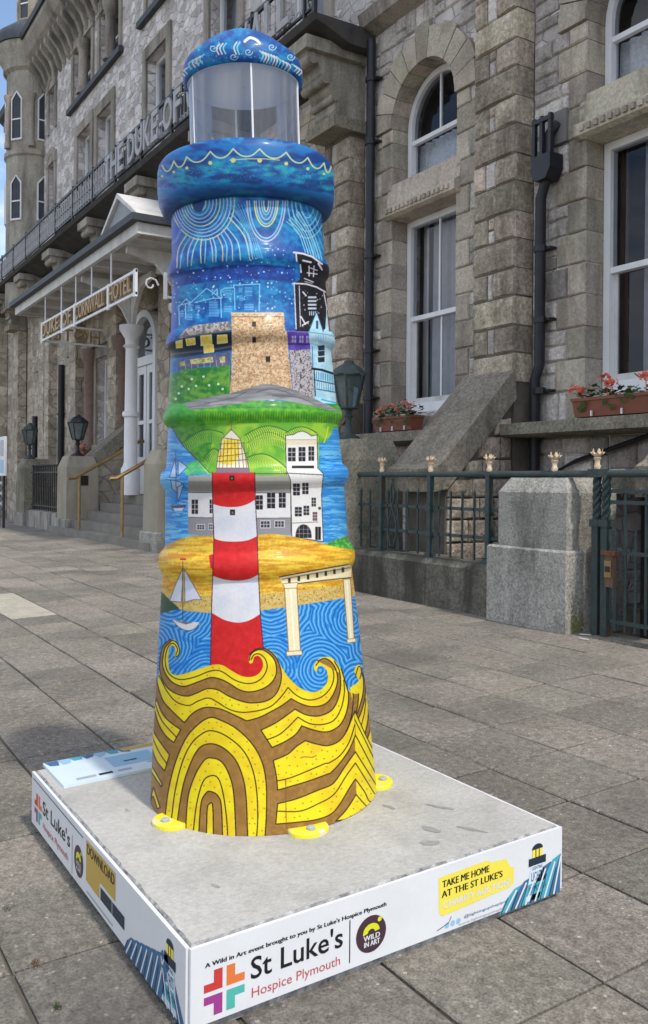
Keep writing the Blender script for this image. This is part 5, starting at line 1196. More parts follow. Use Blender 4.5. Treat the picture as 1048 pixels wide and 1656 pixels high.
def cyl(y, x, amt=1.0):                            # a level line round the tower as it reads on the sheet: bowed above and below mid height
    k = (x - 410) / 165.0
    return y + amt * (y - 777) * -.062 * (k * k) * 1.0
def lev(y, x0, x1, n=14): return [(lerp(x0, x1, i / n), cyl(y, lerp(x0, x1, i / n))) for i in range(n + 1)]
def band(c, ya, yb_, x0=215, x1=640, **k): poly(c, lev(ya, x0, x1) + lev(yb_, x0, x1)[::-1], **k)
NA, NB, NC, ND, NE = vnoise(22, 16, 1), vnoise(7, 6, 2), vnoise(3, 3, 3), vnoise(26, 3.2, 4), vnoise(1.6, 1.6, 6)
NF = vnoise(44, 30, 9)
# --- sky and gallery and dome
art[:] = RGB(26, 92, 176)
band((14, 88, 158), -60, 800, noise=((44, 154, 204), NA * .6 + NB * .4, .3, .75))
poly((84, 104, 184), [(225, 330), (296, 330), (288, 470), (282, 560), (225, 560)], noise=((40, 96, 185), NA, .3, .8))
poly((92, 92, 190), [(225, 20), (308, 20), (300, 130), (225, 160)], noise=((14, 90, 170), NB, .35, .6))
art_body = art.copy()
gsl = (slice((232 - SY_) * KS, (365 - SY_) * KS), slice(0, SWd * KS))        # gallery: soft clouds of blue, teal and violet
NG1, NG2, NG3 = vnoise(26, 9, 21)[gsl], vnoise(9, 5, 22)[gsl], vnoise(2.2, 1.6, 23)[gsl]
yy_ = np.linspace(232, 365, gsl[0].stop - gsl[0].start)[:, None]; xx_ = np.linspace(SX, SX + SWd, gsl[1].stop)[None]
fall = yy_ - ((xx_ - 398) / 142) ** 2 * 20
def smst(a, b, v): t = np.clip((v - a) / (b - a), 0, 1); return t * t * (3 - 2 * t)
gcol = RGB(26, 124, 186)[None, None] * np.ones(NG1.shape + (1,), np.float32)
def over(c, a): 
    global gcol
    gcol = gcol * (1 - a[..., None]) + RGB(*c) * a[..., None]
over((44, 172, 190), smst(.28, .66, NG1 * .5 + NG2 * .5) * smst(250, 262, fall) * smst(302, 284, fall) * .95); over((16, 62, 128), smst(.45, .8, vnoise(30, 12, 24)[gsl]) * .8)
over((18, 84, 134), smst(292, 312, fall) * .85); over((30, 140, 160), smst(.5, .8, NG1) * smst(298, 312, fall) * .6); over((120, 122, 200), smst(300, 258, xx_ + 0 * fall) * .7 * smst(.2, .7, NG2)); over((150, 215, 225), smst(.72, .85, NG3) * smst(255, 265, fall) * smst(300, 285, fall) * .45); over((50, 70, 150), smst(.66, .86, vnoise(16, 9, 25)[gsl]) * .5)
art[gsl] = gcol
for k in range(90): x, y = rn.uniform(255, 540), rn.uniform(268, 300); dot((150, 205, 225), x, y, rn.uniform(.25, .6))
for k in range(9):                                 # scalloped trim of the gallery
    xs2 = [262, 281, 302, 340, 377, 420, 463, 498, 524, 536]
    a, b = xs2[k], xs2[k + 1]; f = lambda x: 238 + ((x - 398) / 142) ** 2 * 30
    stroke((205, 215, 170), 2.4, [(a, f(a) + 2), (lerp(a, b, .25), f(lerp(a, b, .25)) + 12), (lerp(a, b, .5), f(lerp(a, b, .5)) + 15), (lerp(a, b, .75), f(lerp(a, b, .75)) + 12), (b, f(b) + 2)], sm=True)
    dot((225, 215, 140), a, f(a) + 21 - abs(a - 398) * .01, 4.2 * max(.45, 1 - abs(a - 398) / 260))
stroke((200, 210, 165), 1.6, [(371, 259), (400, 257), (430, 257), (452, 259)], sm=True)
for (cx_, cy_, dx, dy, n_, l_, tl) in ((420, 82, 4.6, 1.6, 7, 17, .35), (366, 70, -5.5, .6, 3, 17, -.25), (388, 68, -5, 0, 2, 20, -.2), (452, 96, 5.5, 2.5, 3, 14, .5), (330, 88, -6, 3, 4, 15, -.5), (306, 108, -4, 3, 3, 12, -.6), (472, 104, 4, 3, 3, 12, .7)):
    for k in range(n_):
        x0, y0 = cx_ + dx * k, cy_ + dy * k
        stroke((228, 222, 210) if k % 3 else (150, 215, 230), 2.3, [(x0, y0), (x0 + tl * 8 + 3 * np.sign(tl), y0 + l_ * .45), (x0 + tl * 5, y0 + l_)], sm=True)
for (cx_, cy_) in ((345, 78), (402, 84), (440, 76), (378, 92), (318, 98), (470, 92)): stroke((190, 214, 226), 1.6, [(cx_ + (7 - .55 * i) * math.cos(i * .75), cy_ + (6 - .45 * i) * math.sin(i * .75)) for i in range(12)], sm=True)
for k in range(70): dot((200, 220, 232), rn.uniform(310, 480), rn.uniform(60, 118), rn.uniform(.4, .9))
stroke((235, 232, 224), 4.5, [(396, 67), (404, 61), (414, 64), (420, 70)], sm=True)
art_top = art.copy(); art[(300 - SY_) * KS:] = art_body[(300 - SY_) * KS:]
# swirls
PAL = [(176, 208, 214), (214, 214, 178), (150, 196, 222), (196, 190, 214)]
for k in range(10):
    rx, ry = 7 + 4.9 * k, 9 + 5.9 * k
    stroke(PAL[k % 4], 1.9, [(320 + .9 * k + rx * math.cos(t), 327 + ry * math.sin(t) * (1.0 if k < 7 else .98)) for t in [math.pi * (i / 20 * 1.1 - .05) for i in range(21)]])
poly((20, 72, 130), [(313, 325), (328, 325), (327, 340), (320, 343), (313, 338)], sm=True)
ra = [(303, 378), (309, 382), (314, 384), (321, 385), (326, 386), (333, 386), (339, 385), (344, 384), (351, 380), (357, 377), (361, 371), (366, 367), (371, 352), (375, 346)]
rb = [(286, 432), (291, 433), (303, 430), (309, 429), (325, 425), (331, 425), (344, 423), (349, 423), (360, 422), (366, 422), (376, 421), (389, 420), (404, 419), (409, 419)]
for k, (a, b) in enumerate(zip(ra, rb)):
    bend = (a[0] - 332) / 40 * 9
    stroke(PAL[(k + 1) % 4] if k != 8 else (226, 190, 160), 2.0, [a, (lerp(a[0], b[0], .5) + bend * .9, lerp(a[1], b[1], .45)), b], sm=True)
for k, (rx, ry) in enumerate(((4, 17), (7.5, 22), (11.5, 30), (16, 37), (19, 41), (27, 60), (31, 65))):
    stroke(PAL[(k + 1) % 4] if k != 4 else (232, 220, 150), 2.2 if k < 5 else 2.4, [(430.5 + rx * math.cos(t), 325 + ry * math.sin(t)) for t in [math.pi * i / 22 for i in range(23)]])
for k, (rx, ry) in enumerate(((12, 30), (19, 43), (25, 52), (32, 63))):
    stroke((140, 200, 205), 1.9, [(497 + rx * math.cos(t), 322 + ry * math.sin(t)) for t in [math.pi * i / 18 for i in range(19)]])
for k in range(7): stroke(((130, 195, 215), (170, 205, 220))[k % 2], 1.8, [(463 + k * 4, 358 - k * 3), (482 + k * 4.5, 375 + k * 1.2), (494 + k * 4.5, 408 + k * 2)], sm=True)
for k in range(6): stroke((150, 200, 220), 1.5, [(368 + k * 5.5, 330), (386 + k * 4, 350 + k * 3), (398 + k * 3.2, 385), (404 + k * 4.2, 418)], sm=True, alpha=.55)
for k in range(5): stroke((150, 205, 222), 1.5, [(470 + k * 8, 330), (478 + k * 8, 352), (496 + k * 6, 380), (508 + k * 6, 410)], sm=True, alpha=.5)
stroke((110, 165, 214), 1.6, [(300, 330), (288, 380), (276, 395)], sm=True); stroke((140, 130, 190), 2, [(279, 345), (292, 372), (284, 392)], sm=True)
band((16, 62, 140), 428, 452, x0=262, x1=478, noise=((26, 88, 172), NB, .3, .7))
for k in range(230):
    x, y = rn.uniform(278, 476), rn.uniform(395, 505)
    if (x < 400 and y < 428) : continue
    dot(((190, 220, 240), (150, 190, 235), (210, 230, 235))[k % 3], x, cyl(y, x), rn.choice([.5, .7, .9, 1.3, 1.5]))
# line-drawn houses
LH = (158, 205, 238)
for p in ([(289, 496), (300, 484), (309, 489)], [(289, 494), (310, 488), (334, 466), (357, 482), (358, 513)], [(315, 489), (345, 482), (356, 482)], [(343, 476), (351, 467), (352, 476)], [(358, 483), (357, 470), (363, 466), (378, 465), (378, 461), (420, 459), (419, 502)], [(379, 466), (380, 500)], [(300, 492), (300, 515)], [(289, 496), (290, 525)]): stroke(LH, 1.7, p)
for (x0, y0, x1, y1) in ((363, 469, 374, 481), (362, 495, 375, 504), (386, 466, 392, 472), (387, 478, 393, 486), (396, 465, 408, 478), (395, 492, 410, 501), (338, 488, 352, 498), (338, 501, 354, 511), (316, 494, 323, 500), (318, 504, 322, 514), (303, 492, 311, 502), (290, 503, 297, 512), (301, 508, 311, 517)):
    sl, mk_ = pmask([(x0, y0), (x1, y0), (x1, y1), (x0, y1)]); art[sl][mk_] = art[sl][mk_] * .45 + RGB(120, 175, 225) * .55
    for q in range(3): stroke((150, 200, 236), .8, [(x0, lerp(y0, y1, q / 2)), (x1, lerp(y0, y1, q / 2))])
# night building
poly((20, 19, 26), [(475, 407), (500, 411), (522, 425), (640, 470), (640, 545), (478, 535), (476, 458), (485, 452), (486, 430)])
for p, wd in (([(475, 408), (490, 410), (505, 415), (521, 427)], 3), ([(475, 458), (495, 459), (512, 464), (526, 472)], 2.6), ([(476, 460), (479, 532)], 1.8), ([(484, 462), (486, 528)], 1.4), ([(479, 411), (480, 422)], 2.5), ([(486, 428), (487, 440)], 2.5), ([(490, 421), (503, 424)], 3), ([(515, 426), (521, 436)], 3), ([(499, 432), (513, 437)], 2), ([(497, 441), (513, 443)], 2), ([(500, 430), (500, 446)], 2), ([(508, 430), (507, 447)], 2), ([(492, 450), (507, 456)], 1.6), ([(493, 455), (505, 458)], 1.2), ([(524, 474), (529, 500)], 2), ([(487, 512), (494, 524)], 2.4), ([(489, 526), (499, 520)], 2.2), ([(490, 472), (495, 478)], 2.5), ([(528, 500), (532, 540)], 1.4)): stroke((222, 216, 224), wd, p)
for k in range(4): rect((205, 210, 222), 498, 479 + k * 6, 512, 482.5 + k * 6)
for k in range(5): rect((190, 205, 222), 500 + k * 3, 503, 501.5 + k * 3, 510)
for k in range(20): dot((205, 190, 200), rn.uniform(488, 525), rn.uniform(466, 530), rn.uniform(.5, 1.3))
# fort, aquarium, tower
poly((120, 116, 116), [(288, 546), (300, 532), (312, 526), (372, 519), (374, 534), (330, 541), (300, 549)], noise=((190, 182, 176), NC, .35, .6)); poly((96, 104, 122), [(289, 548), (312, 542), (374, 533), (374, 537), (300, 550)])
poly((20, 42, 60), [(225, 572), (270, 556), (292, 548), (340, 540), (374, 536), (376, 566), (330, 572), (290, 578), (262, 582)]); stroke((88, 84, 108), 3, [(262, 574), (300, 570), (345, 565), (374, 560)], sm=True)
for p in ([(284, 552), (295, 549), (295, 562), (285, 563)], [(300, 548), (315, 546), (316, 557), (302, 559)], [(324, 543), (342, 541), (343, 557), (325, 559)], [(329, 558), (345, 557), (346, 569), (330, 571)], [(351, 542), (367, 541), (368, 554), (351, 556)]):
    poly((232, 222, 130), p, noise=((240, 190, 60), NC, .5, .8)); stroke((240, 236, 190), 1.0, p, closed=True)
poly((120, 116, 146), [(286, 584), (310, 577), (372, 569), (373, 592), (330, 592), (288, 602)], noise=((90, 100, 130), NB, .3, .7))
for p in ([(307, 581), (344, 577), (345, 586), (309, 589)], [(355, 577), (364, 576), (364, 586), (356, 587)], [(290, 586), (299, 583), (299, 591), (292, 593)]): poly((222, 214, 150), p, noise=((150, 150, 100), NC, .45, .8))
for k in range(7): stroke((205, 210, 220), 1, [(300 + k * 10, 588 - k), (300 + k * 10, 598 - k)])
poly((118, 172, 72), [(225, 620), (280, 604), (300, 597), (330, 594), (372, 591), (372, 640), (330, 650), (225, 668)], noise=((46, 128, 50), NA * .4 + NB * .6, .35, .7))
for x, y in ((310, 613), (329, 609), (294, 625), (305, 629), (317, 624), (338, 623), (353, 621), (289, 636), (284, 645), (360, 629)): stroke((70, 120, 60), 1.2, [(x, y), (x - 2, y + 7)]); dot((228, 240, 215), x, y, 2.1)
poly((196, 160, 120), [(374, 505), (459, 506), (461, 534), (465, 537), (466, 562), (474, 640), (371, 645), (374, 600), (375, 560)], noise=((232, 208, 176), NC * .6 + NE * .4, .35, .65))
sl, mk_ = pmask([(374, 505), (459, 506), (461, 534), (465, 537), (466, 562), (474, 640), (371, 645), (374, 600), (375, 560)]); q_ = mk_ & (NE[sl] < .2); art[sl][q_] = RGB(140, 104, 74)
stroke((150, 116, 84), 1.2, [(374, 512), (458, 512)]); stroke((226, 204, 174), 2, [(374, 506), (458, 506)])
for x0, y0, x1, y1 in ((408, 520, 414, 528), (408, 545, 414, 554), (430, 576, 437, 585)): rect((34, 26, 24), x0, y0, x1, y1)
poly((92, 66, 158), [(464, 536), (500, 537), (504, 560), (502, 566), (468, 566)], noise=((120, 92, 186), NB, .3, .7)); stroke((58, 40, 116), 2.2, [(466, 556), (504, 557)]); stroke((150, 130, 205), 1.5, [(464, 535), (500, 537)])
for x0 in (472, 484, 495): rect((188, 178, 220), x0, 543, x0 + 7, 554); stroke((92, 66, 158), .9, [(x0 + 3.5, 543), (x0 + 3.5, 554)]); stroke((92, 66, 158), .9, [(x0, 548), (x0 + 7, 548)])
poly((196, 190, 192), [(468, 566), (503, 565), (509, 646), (474, 634)], noise=((96, 86, 92), NE, .55, .75))
for y in (580, 606, 622): stroke((90, 84, 90), 3, [(486, y), (487, y + 5)])
poly((176, 218, 236), [(499, 536), (512, 502), (522, 534), (526, 532), (528, 503), (532, 535), (640, 560), (640, 700), (560, 668), (509, 648), (505, 590)], noise=((206, 232, 242), NB, .3, .7))
for p, wd, c in (([(499, 537), (512, 503), (523, 536)], 1.6, (56, 92, 118)), ([(505, 596), (520, 598), (545, 606)], 3.6, (22, 34, 48)), ([(508, 614), (545, 622)], 1.8, (40, 84, 110)), ([(512, 629), (546, 635)], 1.5, (40, 90, 120)), ([(499, 537), (530, 541), (545, 545)], 2, (130, 190, 210)), ([(505, 560), (506, 594)], 1.6, (70, 140, 170)), ([(513, 520), (513, 530)], 3.5, (50, 80, 100)), ([(520, 646), (545, 652)], 2.2, (60, 170, 205)), ([(508, 598), (510, 640)], 1.8, (30, 40, 52))): stroke(c, wd, p)
for y0 in (558, 567, 577): poly((34, 54, 68), [(514, y0 + 1), (525, y0), (525, y0 + 8), (515, y0 + 9)])
for k in range(9): stroke((64, 150, 186), 1.3, [(512 + k * 3.6, 601 + k * .9), (512 + k * 3.6, 612 + k * .9)]); stroke((90, 165, 200), 1.1, [(513 + k * 3.6, 617 + k * .8), (513 + k * 3.6, 627 + k * .8)])
for k in range(5): stroke((120, 180, 205), 1, [(511 + k * 4, 542), (511 + k * 4, 552)])
# rock and green band
band((52, 140, 58), 648, 664, noise=((96, 170, 60), NB, .3, .7))
poly((128, 128, 130), [(215, 690), (275, 664), (300, 651), (330, 643), (372, 636), (400, 628), (425, 621), (445, 622), (470, 628), (505, 643), (546, 662), (640, 700), (640, 705), (546, 667), (500, 655), (450, 646), (415, 648), (380, 654), (330, 660), (275, 674), (215, 700)], noise=((158, 158, 160), ND, .3, .7))
for p in ([(330, 652), (372, 645), (398, 634)], [(415, 634), (440, 629), (470, 636)], [(440, 640), (480, 642), (510, 654)], [(300, 660), (340, 652)]): stroke((88, 88, 92), 1.0, p, sm=True)
band((92, 172, 58), 660, 690, noise=((128, 196, 62), NB, .3, .7)); poly((64, 156, 62), [(225, 655), (300, 655), (340, 690), (225, 690)], noise=((92, 176, 70), NB, .3, .7))
for k in range(60): x = 320 + k * 4.1; y = cyl(668, x); stroke((70, 140, 44), 1.0, [(x, y - 3), (x - 1, y + 12)])
# sea behind the hill, hill with hatching
band((64, 150, 216), 688, 900, noise=((120, 196, 236), ND, .35, .75))
for k in range(420):
    x = rn.uniform(232, 345) if k % 2 else rn.uniform(505, 605); y = rn.uniform(690, 880); l_ = rn.uniform(6, 20)
    stroke(((28, 104, 190), (160, 216, 240), (36, 128, 206))[k % 3], 1.2, [(x, y), (x + l_ / 2, y - 1.2), (x + l_, y)], alpha=.8)
hill = [(276, 684), (286, 705), (298, 722), (312, 736), (326, 752), (338, 766), (345, 772), (470, 772), (516, 770), (516, 716), (528, 714), (536, 702), (542, 684)]
poly((112, 178, 60), hill, noise=((164, 206, 72), NA, .35, .7))
poly((64, 138, 56), [(276, 684), (330, 684), (345, 700), (338, 745), (322, 748), (300, 724)], noise=((100, 166, 58), NB, .3, .7)); stroke((96, 100, 98), 3.2, [(278, 690), (292, 714), (308, 732), (326, 752), (338, 765)], sm=True); stroke((170, 210, 150), 2.2, [(318, 745), (330, 758), (338, 766)]); poly((84, 176, 130), [(296, 752), (318, 744), (336, 766), (300, 768)], noise=((120, 200, 120), NB, .3, .7))
hsl, hmk = pmask(hill); keep = art.copy()
for (x0, y0, x1, y1, hgt, n_) in ((400, 716, 472, 720, 34, 26), (396, 742, 462, 756, 26, 26), (396, 704, 468, 700, 24, 22), (462, 700, 512, 700, 18, 18), (296, 716, 360, 700, 22, 24), (330, 742, 360, 738, 26, 14)):
    arc = [(lerp(x0, x1, i / 14), lerp(y0, y1, i / 14) - hgt * math.sin(math.pi * i / 14) * .55) for i in range(15)]
    for i in range(n_):
        t = i / n_; j = min(int(t * 14), 13); a = np.array(arc[j]) * (1 - (t * 14 - j)) + np.array(arc[j + 1]) * (t * 14 - j)
        stroke((206, 226, 96) if x0 > 380 else (150, 196, 84), 1.2, [a, (a[0] + 5, a[1] + 9), (a[0] + 4, a[1] + 20)], sm=True, alpha=.75); stroke((70, 132, 44), .9, [(a[0] + 2, a[1]), (a[0] + 7, a[1] + 9), (a[0] + 6, a[1] + 19)], sm=True, alpha=.8)
    stroke((52, 104, 44), 1.3, arc)
out_ = ~hmk; sub = art[hsl]; sub[out_] = keep[hsl][out_]; art[:hsl[0].start] = keep[:hsl[0].start]; art[hsl[0].stop:] = keep[hsl[0].stop:]; art[:, :hsl[1].start] = keep[:, :hsl[1].start]; art[:, hsl[1].stop:] = keep[:, hsl[1].stop:]
stroke((214, 222, 110), 1.6, [(531, 690), (528, 705), (524, 716)])
# boats by the left edge
for p in ([(283, 742), (286, 772), (274, 772)], [(288, 744), (303, 755), (288, 770)], [(276, 776), (294, 780), (290, 800), (278, 790)], [(287, 788), (297, 782), (288, 812)]): poly((176, 198, 226), p); stroke((60, 84, 130), 1.1, p, closed=True)
poly((92, 84, 132), [(275, 818), (302, 816), (297, 824), (280, 824)]); poly((226, 232, 240), [(279, 822), (298, 821), (294, 826), (283, 826)]); stroke((80, 70, 90), 1, [(284, 730), (285, 815)])
# terraces
for x0, x1 in ((304, 346), (410, 471)):
    poly((150, 148, 142), lev(769, x0, x1, 4) + lev(797, x0, x1, 4)[::-1]); poly((178, 174, 166), lev(769, x0, x1, 4) + lev(778, x0, x1, 4)[::-1]); poly((232, 230, 230), lev(796, x0, x1, 4) + lev(838, x0, x1, 4)[::-1]); poly((158, 156, 160), lev(838, x0, x1, 4) + lev(866, x0, x1, 4)[::-1]); stroke((90, 88, 86), 1.2, lev(797, x0, x1, 4)); stroke((110, 106, 106), 1.2, lev(838, x0, x1, 4))
stroke((90, 86, 80), 1.6, [(412, 766), (470, 766), (471, 862)])
def win(x0, y0, x1, y1, nx=2, ny=3, c=(30, 26, 32), g=(196, 192, 196)):
    rect(c, x0, y0, x1, y1)
    for i in range(1, nx): stroke(g, 1.1, [(lerp(x0, x1, i / nx), y0), (lerp(x0, x1, i / nx), y1)])
    for i in range(1, ny): stroke(g, 1.1, [(x0, lerp(y0, y1, i / ny)), (x1, lerp(y0, y1, i / ny))])
for w4 in ((310, 808, 320, 831), (339, 808, 346, 830), (414, 801, 425, 824), (432, 797, 445, 822), (451, 797, 462, 821)): win(*w4)
for w4 in ((319, 849, 330, 856), (338, 848, 346, 856), (422, 843, 436, 853), (445, 843, 459, 852)): rect((215, 214, 216), w4[0] - 1.5, w4[1] - 1.5, w4[2] + 1.5, w4[3] + 1.5); win(*w4, 3, 2, (56, 54, 60))
tb = [(462, 704), (474, 703), (481, 699), (489, 697), (497, 700), (504, 705), (513, 703), (514, 757), (523, 766), (520, 800), (523, 876), (472, 868), (470, 776), (463, 760)]
poly((238, 236, 232), tb); poly((234, 220, 190), [(462, 711), (513, 711), (514, 719), (462, 719)]); stroke((80, 74, 70), 1.2, tb, closed=True); stroke((150, 140, 124), 1, [(462, 711), (513, 711)]); stroke((90, 84, 78), 1.4, [(462, 765), (523, 768)]); stroke((120, 112, 104), 1, [(472, 846), (514, 844)])
for w4 in ((466, 724, 478, 746), (483, 723, 494, 746), (499, 722, 508, 745), (474, 782, 485, 801), (489, 781, 499, 799), (477, 820, 488, 835), (491, 818, 500, 833), (504, 805, 511, 819)): win(*w4)
win(506, 828, 513, 842, 2, 3, (96, 48, 60)); rect((28, 24, 26), 472, 753, 508, 757.5)
poly((34, 30, 34), [(478, 870)] + [(491 + 13 * math.cos(t), 866 - 18 * math.sin(t)) for t in [math.pi * (1 - i / 10) for i in range(11)]] + [(504, 870)])
for x in (484, 491, 498): stroke((196, 192, 196), 1, [(x, 850), (x, 870)])
for y in (856, 863): stroke((196, 192, 196), 1, [(479, y), (503, y)])
rect((30, 26, 30), 510, 852, 519, 873); stroke((180, 176, 178), 1, [(514.5, 853), (514.5, 872)])
dot((40, 90, 40), 517, 822, 2.4)
poly((70, 150, 70), [(524, 880), (545, 872), (562, 866), (620, 850), (620, 900), (570, 896), (548, 888)], noise=((120, 190, 90), NC, .4, .7))
# sand
sand = [(215, 915), (258, 890), (272, 880), (292, 871), (315, 866), (345, 866), (412, 866), (440, 863), (470, 867), (505, 874), (540, 884), (575, 890), (640, 888), (640, 946), (577, 942), (540, 950), (480, 958), (418, 963), (345, 966), (300, 964), (215, 975)]
poly((206, 150, 36), sand, noise=((240, 208, 84), ND * .75 + NC * .25, .3, .7))
poly((222, 198, 130), [(215, 950), (262, 952), (275, 958), (325, 964), (345, 962), (418, 961), (480, 956), (545, 947), (590, 938), (640, 930), (640, 965), (577, 966), (520, 974), (470, 982), (418, 989), (345, 992), (300, 988), (285, 984), (270, 965)], noise=((204, 172, 96), NC, .4, .7))
for k in range(300):
    x = rn.uniform(268, 580); y = lerp(cyl(958, x), cyl(982, x), rn.random()) - abs(x - 410) * .02
    dot((110, 84, 48), x, y + (2 if x < 420 else -3), .65)
# lower sea
poly((62, 156, 222), [(215, 990), (262, 984), (300, 988), (345, 992), (418, 988), (470, 981), (520, 973), (577, 964), (640, 955), (640, 1180), (215, 1180)])
H_, W_ = art.shape[:2]; YY, XX = np.mgrid[0:H_, 0:W_].astype(np.float32); XX = XX / KS + SX; YY = YY / KS + SY_
seam = pmask([(215, 990), (262, 984), (300, 988), (345, 992), (418, 988), (470, 981), (520, 973), (577, 964), (640, 955), (640, 1180), (215, 1180)])
sl, mk_ = seam; X, Y = XX[sl], YY[sl]
cen = [(518, 1084), (440, 975), (470, 1150), (568, 1000), (340, 1110), (278, 975), (300, 1150), (440, 1080), (540, 930), (585, 1110), (610, 1040), (250, 1040)]
dist = np.stack([np.hypot((X - a) * (1.0 if i else 1.05), Y - b) for i, (a, b) in enumerate(cen)]); dist += (NA[sl] * 5)[None]
dm = dist.min(0); ph = np.mod(dm, 6.4)
s_ = art[sl]; 
wv = mk_ & (ph < 1.25); s_[wv] = RGB(24, 96, 172); wv = mk_ & (ph > 3.4) & (ph < 4.6); s_[wv] = RGB(150, 206, 242); wv = mk_ & (NA[sl] > .72) & (ph > 1.25); s_[wv] = s_[wv] * .5 + RGB(30, 130, 210) * .5
poly((46, 86, 66), [(215, 955), (262, 958), (272, 968), (290, 984), (262, 992), (215, 995)])
for p in ([(296, 918), (293, 974), (274, 972), (284, 945)], [(298, 920), (312, 945), (326, 970), (312, 970), (299, 974)]): poly((222, 224, 236), p); stroke((110, 108, 120), 1.2, p, closed=True)
poly((206, 186, 130), [(294, 925), (298, 925), (298, 972), (294, 972)]); stroke((70, 60, 56), 1.2, [(295.5, 908), (295.5, 1003)]); rect((196, 40, 40), 291, 903, 301, 906)
poly((226, 226, 230), [(278, 1003), (300, 1006), (323, 1007), (316, 1016), (304, 1020), (290, 1015)], sm=True); poly((150, 116, 120), [(282, 1004), (312, 1007), (300, 1010)]); stroke((90, 80, 90), 1.1, [(278, 1003), (290, 1015), (304, 1020), (316, 1016), (323, 1007)], sm=True)
# classical gate in the sea
poly((240, 228, 192), [(452, 934), (500, 924), (562, 912), (568, 915), (568, 936), (520, 940), (458, 948)]); stroke((60, 48, 36), 1.6, [(452, 933), (500, 924), (563, 913)]); stroke((60, 48, 36), 1.6, [(458, 947), (520, 939), (568, 934)]); stroke((120, 100, 70), 1.2, [(456, 937), (510, 927), (566, 918)])
for k in range(7): x = 458 + k * 15.5 - k * k * .18; y = 938 - k * 2.9; rect((70, 58, 44), x + 8, y - 3, x + 12, y + 5)
for p in ([(460, 948), (480, 946), (486, 1054), (467, 1056)], [(555, 937), (567, 936), (573, 1034), (563, 1036)]): poly((244, 232, 196), p); stroke((150, 124, 80), 1.3, p, closed=True); stroke((255, 250, 230), 2, [(lerp(p[0][0], p[1][0], .5), p[0][1] + 2), (lerp(p[3][0], p[2][0], .5), p[2][1] - 2)])
for p in ([(463, 1054), (488, 1052), (489, 1059), (464, 1061)], [(561, 1034), (575, 1032), (576, 1038), (562, 1040)], [(457, 944), (482, 942), (480, 951), (461, 952)]): poly((242, 232, 204), p); stroke((150, 124, 80), 1, p, closed=True)
# red and white tower
RED, WHT = (204, 34, 36), (232, 231, 234)
poly(RED, [(343, 764), (412, 764), (413, 810), (416, 868), (418, 930), (421, 994), (427, 1060), (424, 1110), (340, 1110), (342, 990), (344, 930), (345, 870), (344, 816)], noise=((216, 48, 48), NB, .3, .8))
poly(RED, [(338, 898), (346, 896), (346, 922), (340, 918)])
poly(WHT, smooth_pts([(344, 815), (360, 819), (380, 820), (398, 816), (413, 808)]).tolist() + smooth_pts([(416, 867), (400, 874), (380, 876), (360, 875), (346, 871)]).tolist(), noise=((222, 224, 232), NA, .3, .8))
poly(WHT, smooth_pts([(344, 931), (362, 937), (385, 939), (404, 936), (418, 929)]).tolist() + smooth_pts([(421, 993), (404, 1003), (386, 1007), (364, 1003), (342, 991)]).tolist(), noise=((222, 224, 232), NA, .3, .8))
for p in ([(343, 764), (344, 816), (346, 871), (344, 930), (342, 991), (340, 1090)], [(412, 764), (413, 808), (416, 867), (418, 930), (421, 994), (427, 1060)]): stroke((70, 24, 40), 1.2, p)
for x0, y0, x1, y1 in ((371, 769, 379, 777), (372, 824, 380, 833)): rect((36, 26, 28), x0, y0, x1, y1); rect((150, 140, 140), x0 + 2.6, y0 + 3.5, x1 - 2.6, y1 - 2)
lan = [(374, 694), (388, 709), (392, 722), (398, 738), (402, 757), (350, 757), (352, 738), (356, 722), (359, 710)]
poly((238, 232, 214), lan); poly((240, 208, 60), [(360, 710), (387, 710), (387, 738), (376, 752), (354, 750), (353, 738), (360, 726)], noise=((248, 226, 110), NC, .3, .7)); poly((140, 120, 136), [(349, 757), (404, 757), (404, 765), (349, 765)])
for p in ([(354, 718), (396, 716)], [(355, 726), (390, 725)], [(352, 738), (376, 736), (400, 733)], [(350, 746), (376, 745), (402, 743)], [(350, 757), (402, 757)], [(361, 708), (388, 712)]): stroke((96, 76, 46), 1.0, p, sm=True)
for x in (354, 360, 367, 374, 381, 387, 394, 399): stroke((110, 90, 56), .9, [(374 + (x - 374) * .8, 708 + abs(x - 374) * .35), (x, 757)])
stroke((150, 110, 96), 1.4, [(374, 684), (374, 696)]); stroke((120, 100, 80), 1.2, lan, closed=True)
# --- dunes: yellow and brown ribbons with black outlines
YEL, BRN, BLK = (244, 226, 44), (158, 120, 64), (52, 36, 20)
top = [(215, 1110), (250, 1110), (257, 1085), (261, 1060), (268, 1042), (278, 1034), (287, 1040), (290, 1052), (286, 1062), (281, 1063), (284, 1054), (282, 1046), (276, 1044), (273, 1052), (272, 1070), (275, 1086), (284, 1092), (300, 1089), (325, 1081), (345, 1075), (360, 1076), (375, 1085), (390, 1093), (405, 1095), (418, 1090), (425, 1079), (424, 1068), (418, 1061), (411, 1063), (409, 1071), (404, 1073), (402, 1064), (408, 1054), (420, 1048), (434, 1050), (446, 1060), (454, 1076), (464, 1092), (478, 1107), (494, 1117), (510, 1119), (523, 1112), (530, 1100), (529, 1086), (522, 1077), (515, 1078), (512, 1086), (508, 1082), (510, 1072), (519, 1064), (533, 1063), (545, 1072), (552, 1088), (556, 1104), (563, 1115), (571, 1119), (578, 1111), (580, 1100), (576, 1092), (573, 1084), (579, 1075), (585, 1080), (590, 1100), (640, 1120), (640, 1400), (215, 1400)]
poly(YEL, smooth_pts(top, 6, True), noise=((236, 208, 40), NA, .3, .8))
def rib(up, lo): 
    poly(BRN, np.vstack([smooth_pts(up), smooth_pts(lo)[::-1]]), noise=((174, 136, 74), NB, .35, .8)); stroke(BLK, 1.7, up, sm=True); stroke(BLK, 1.7, lo, sm=True)
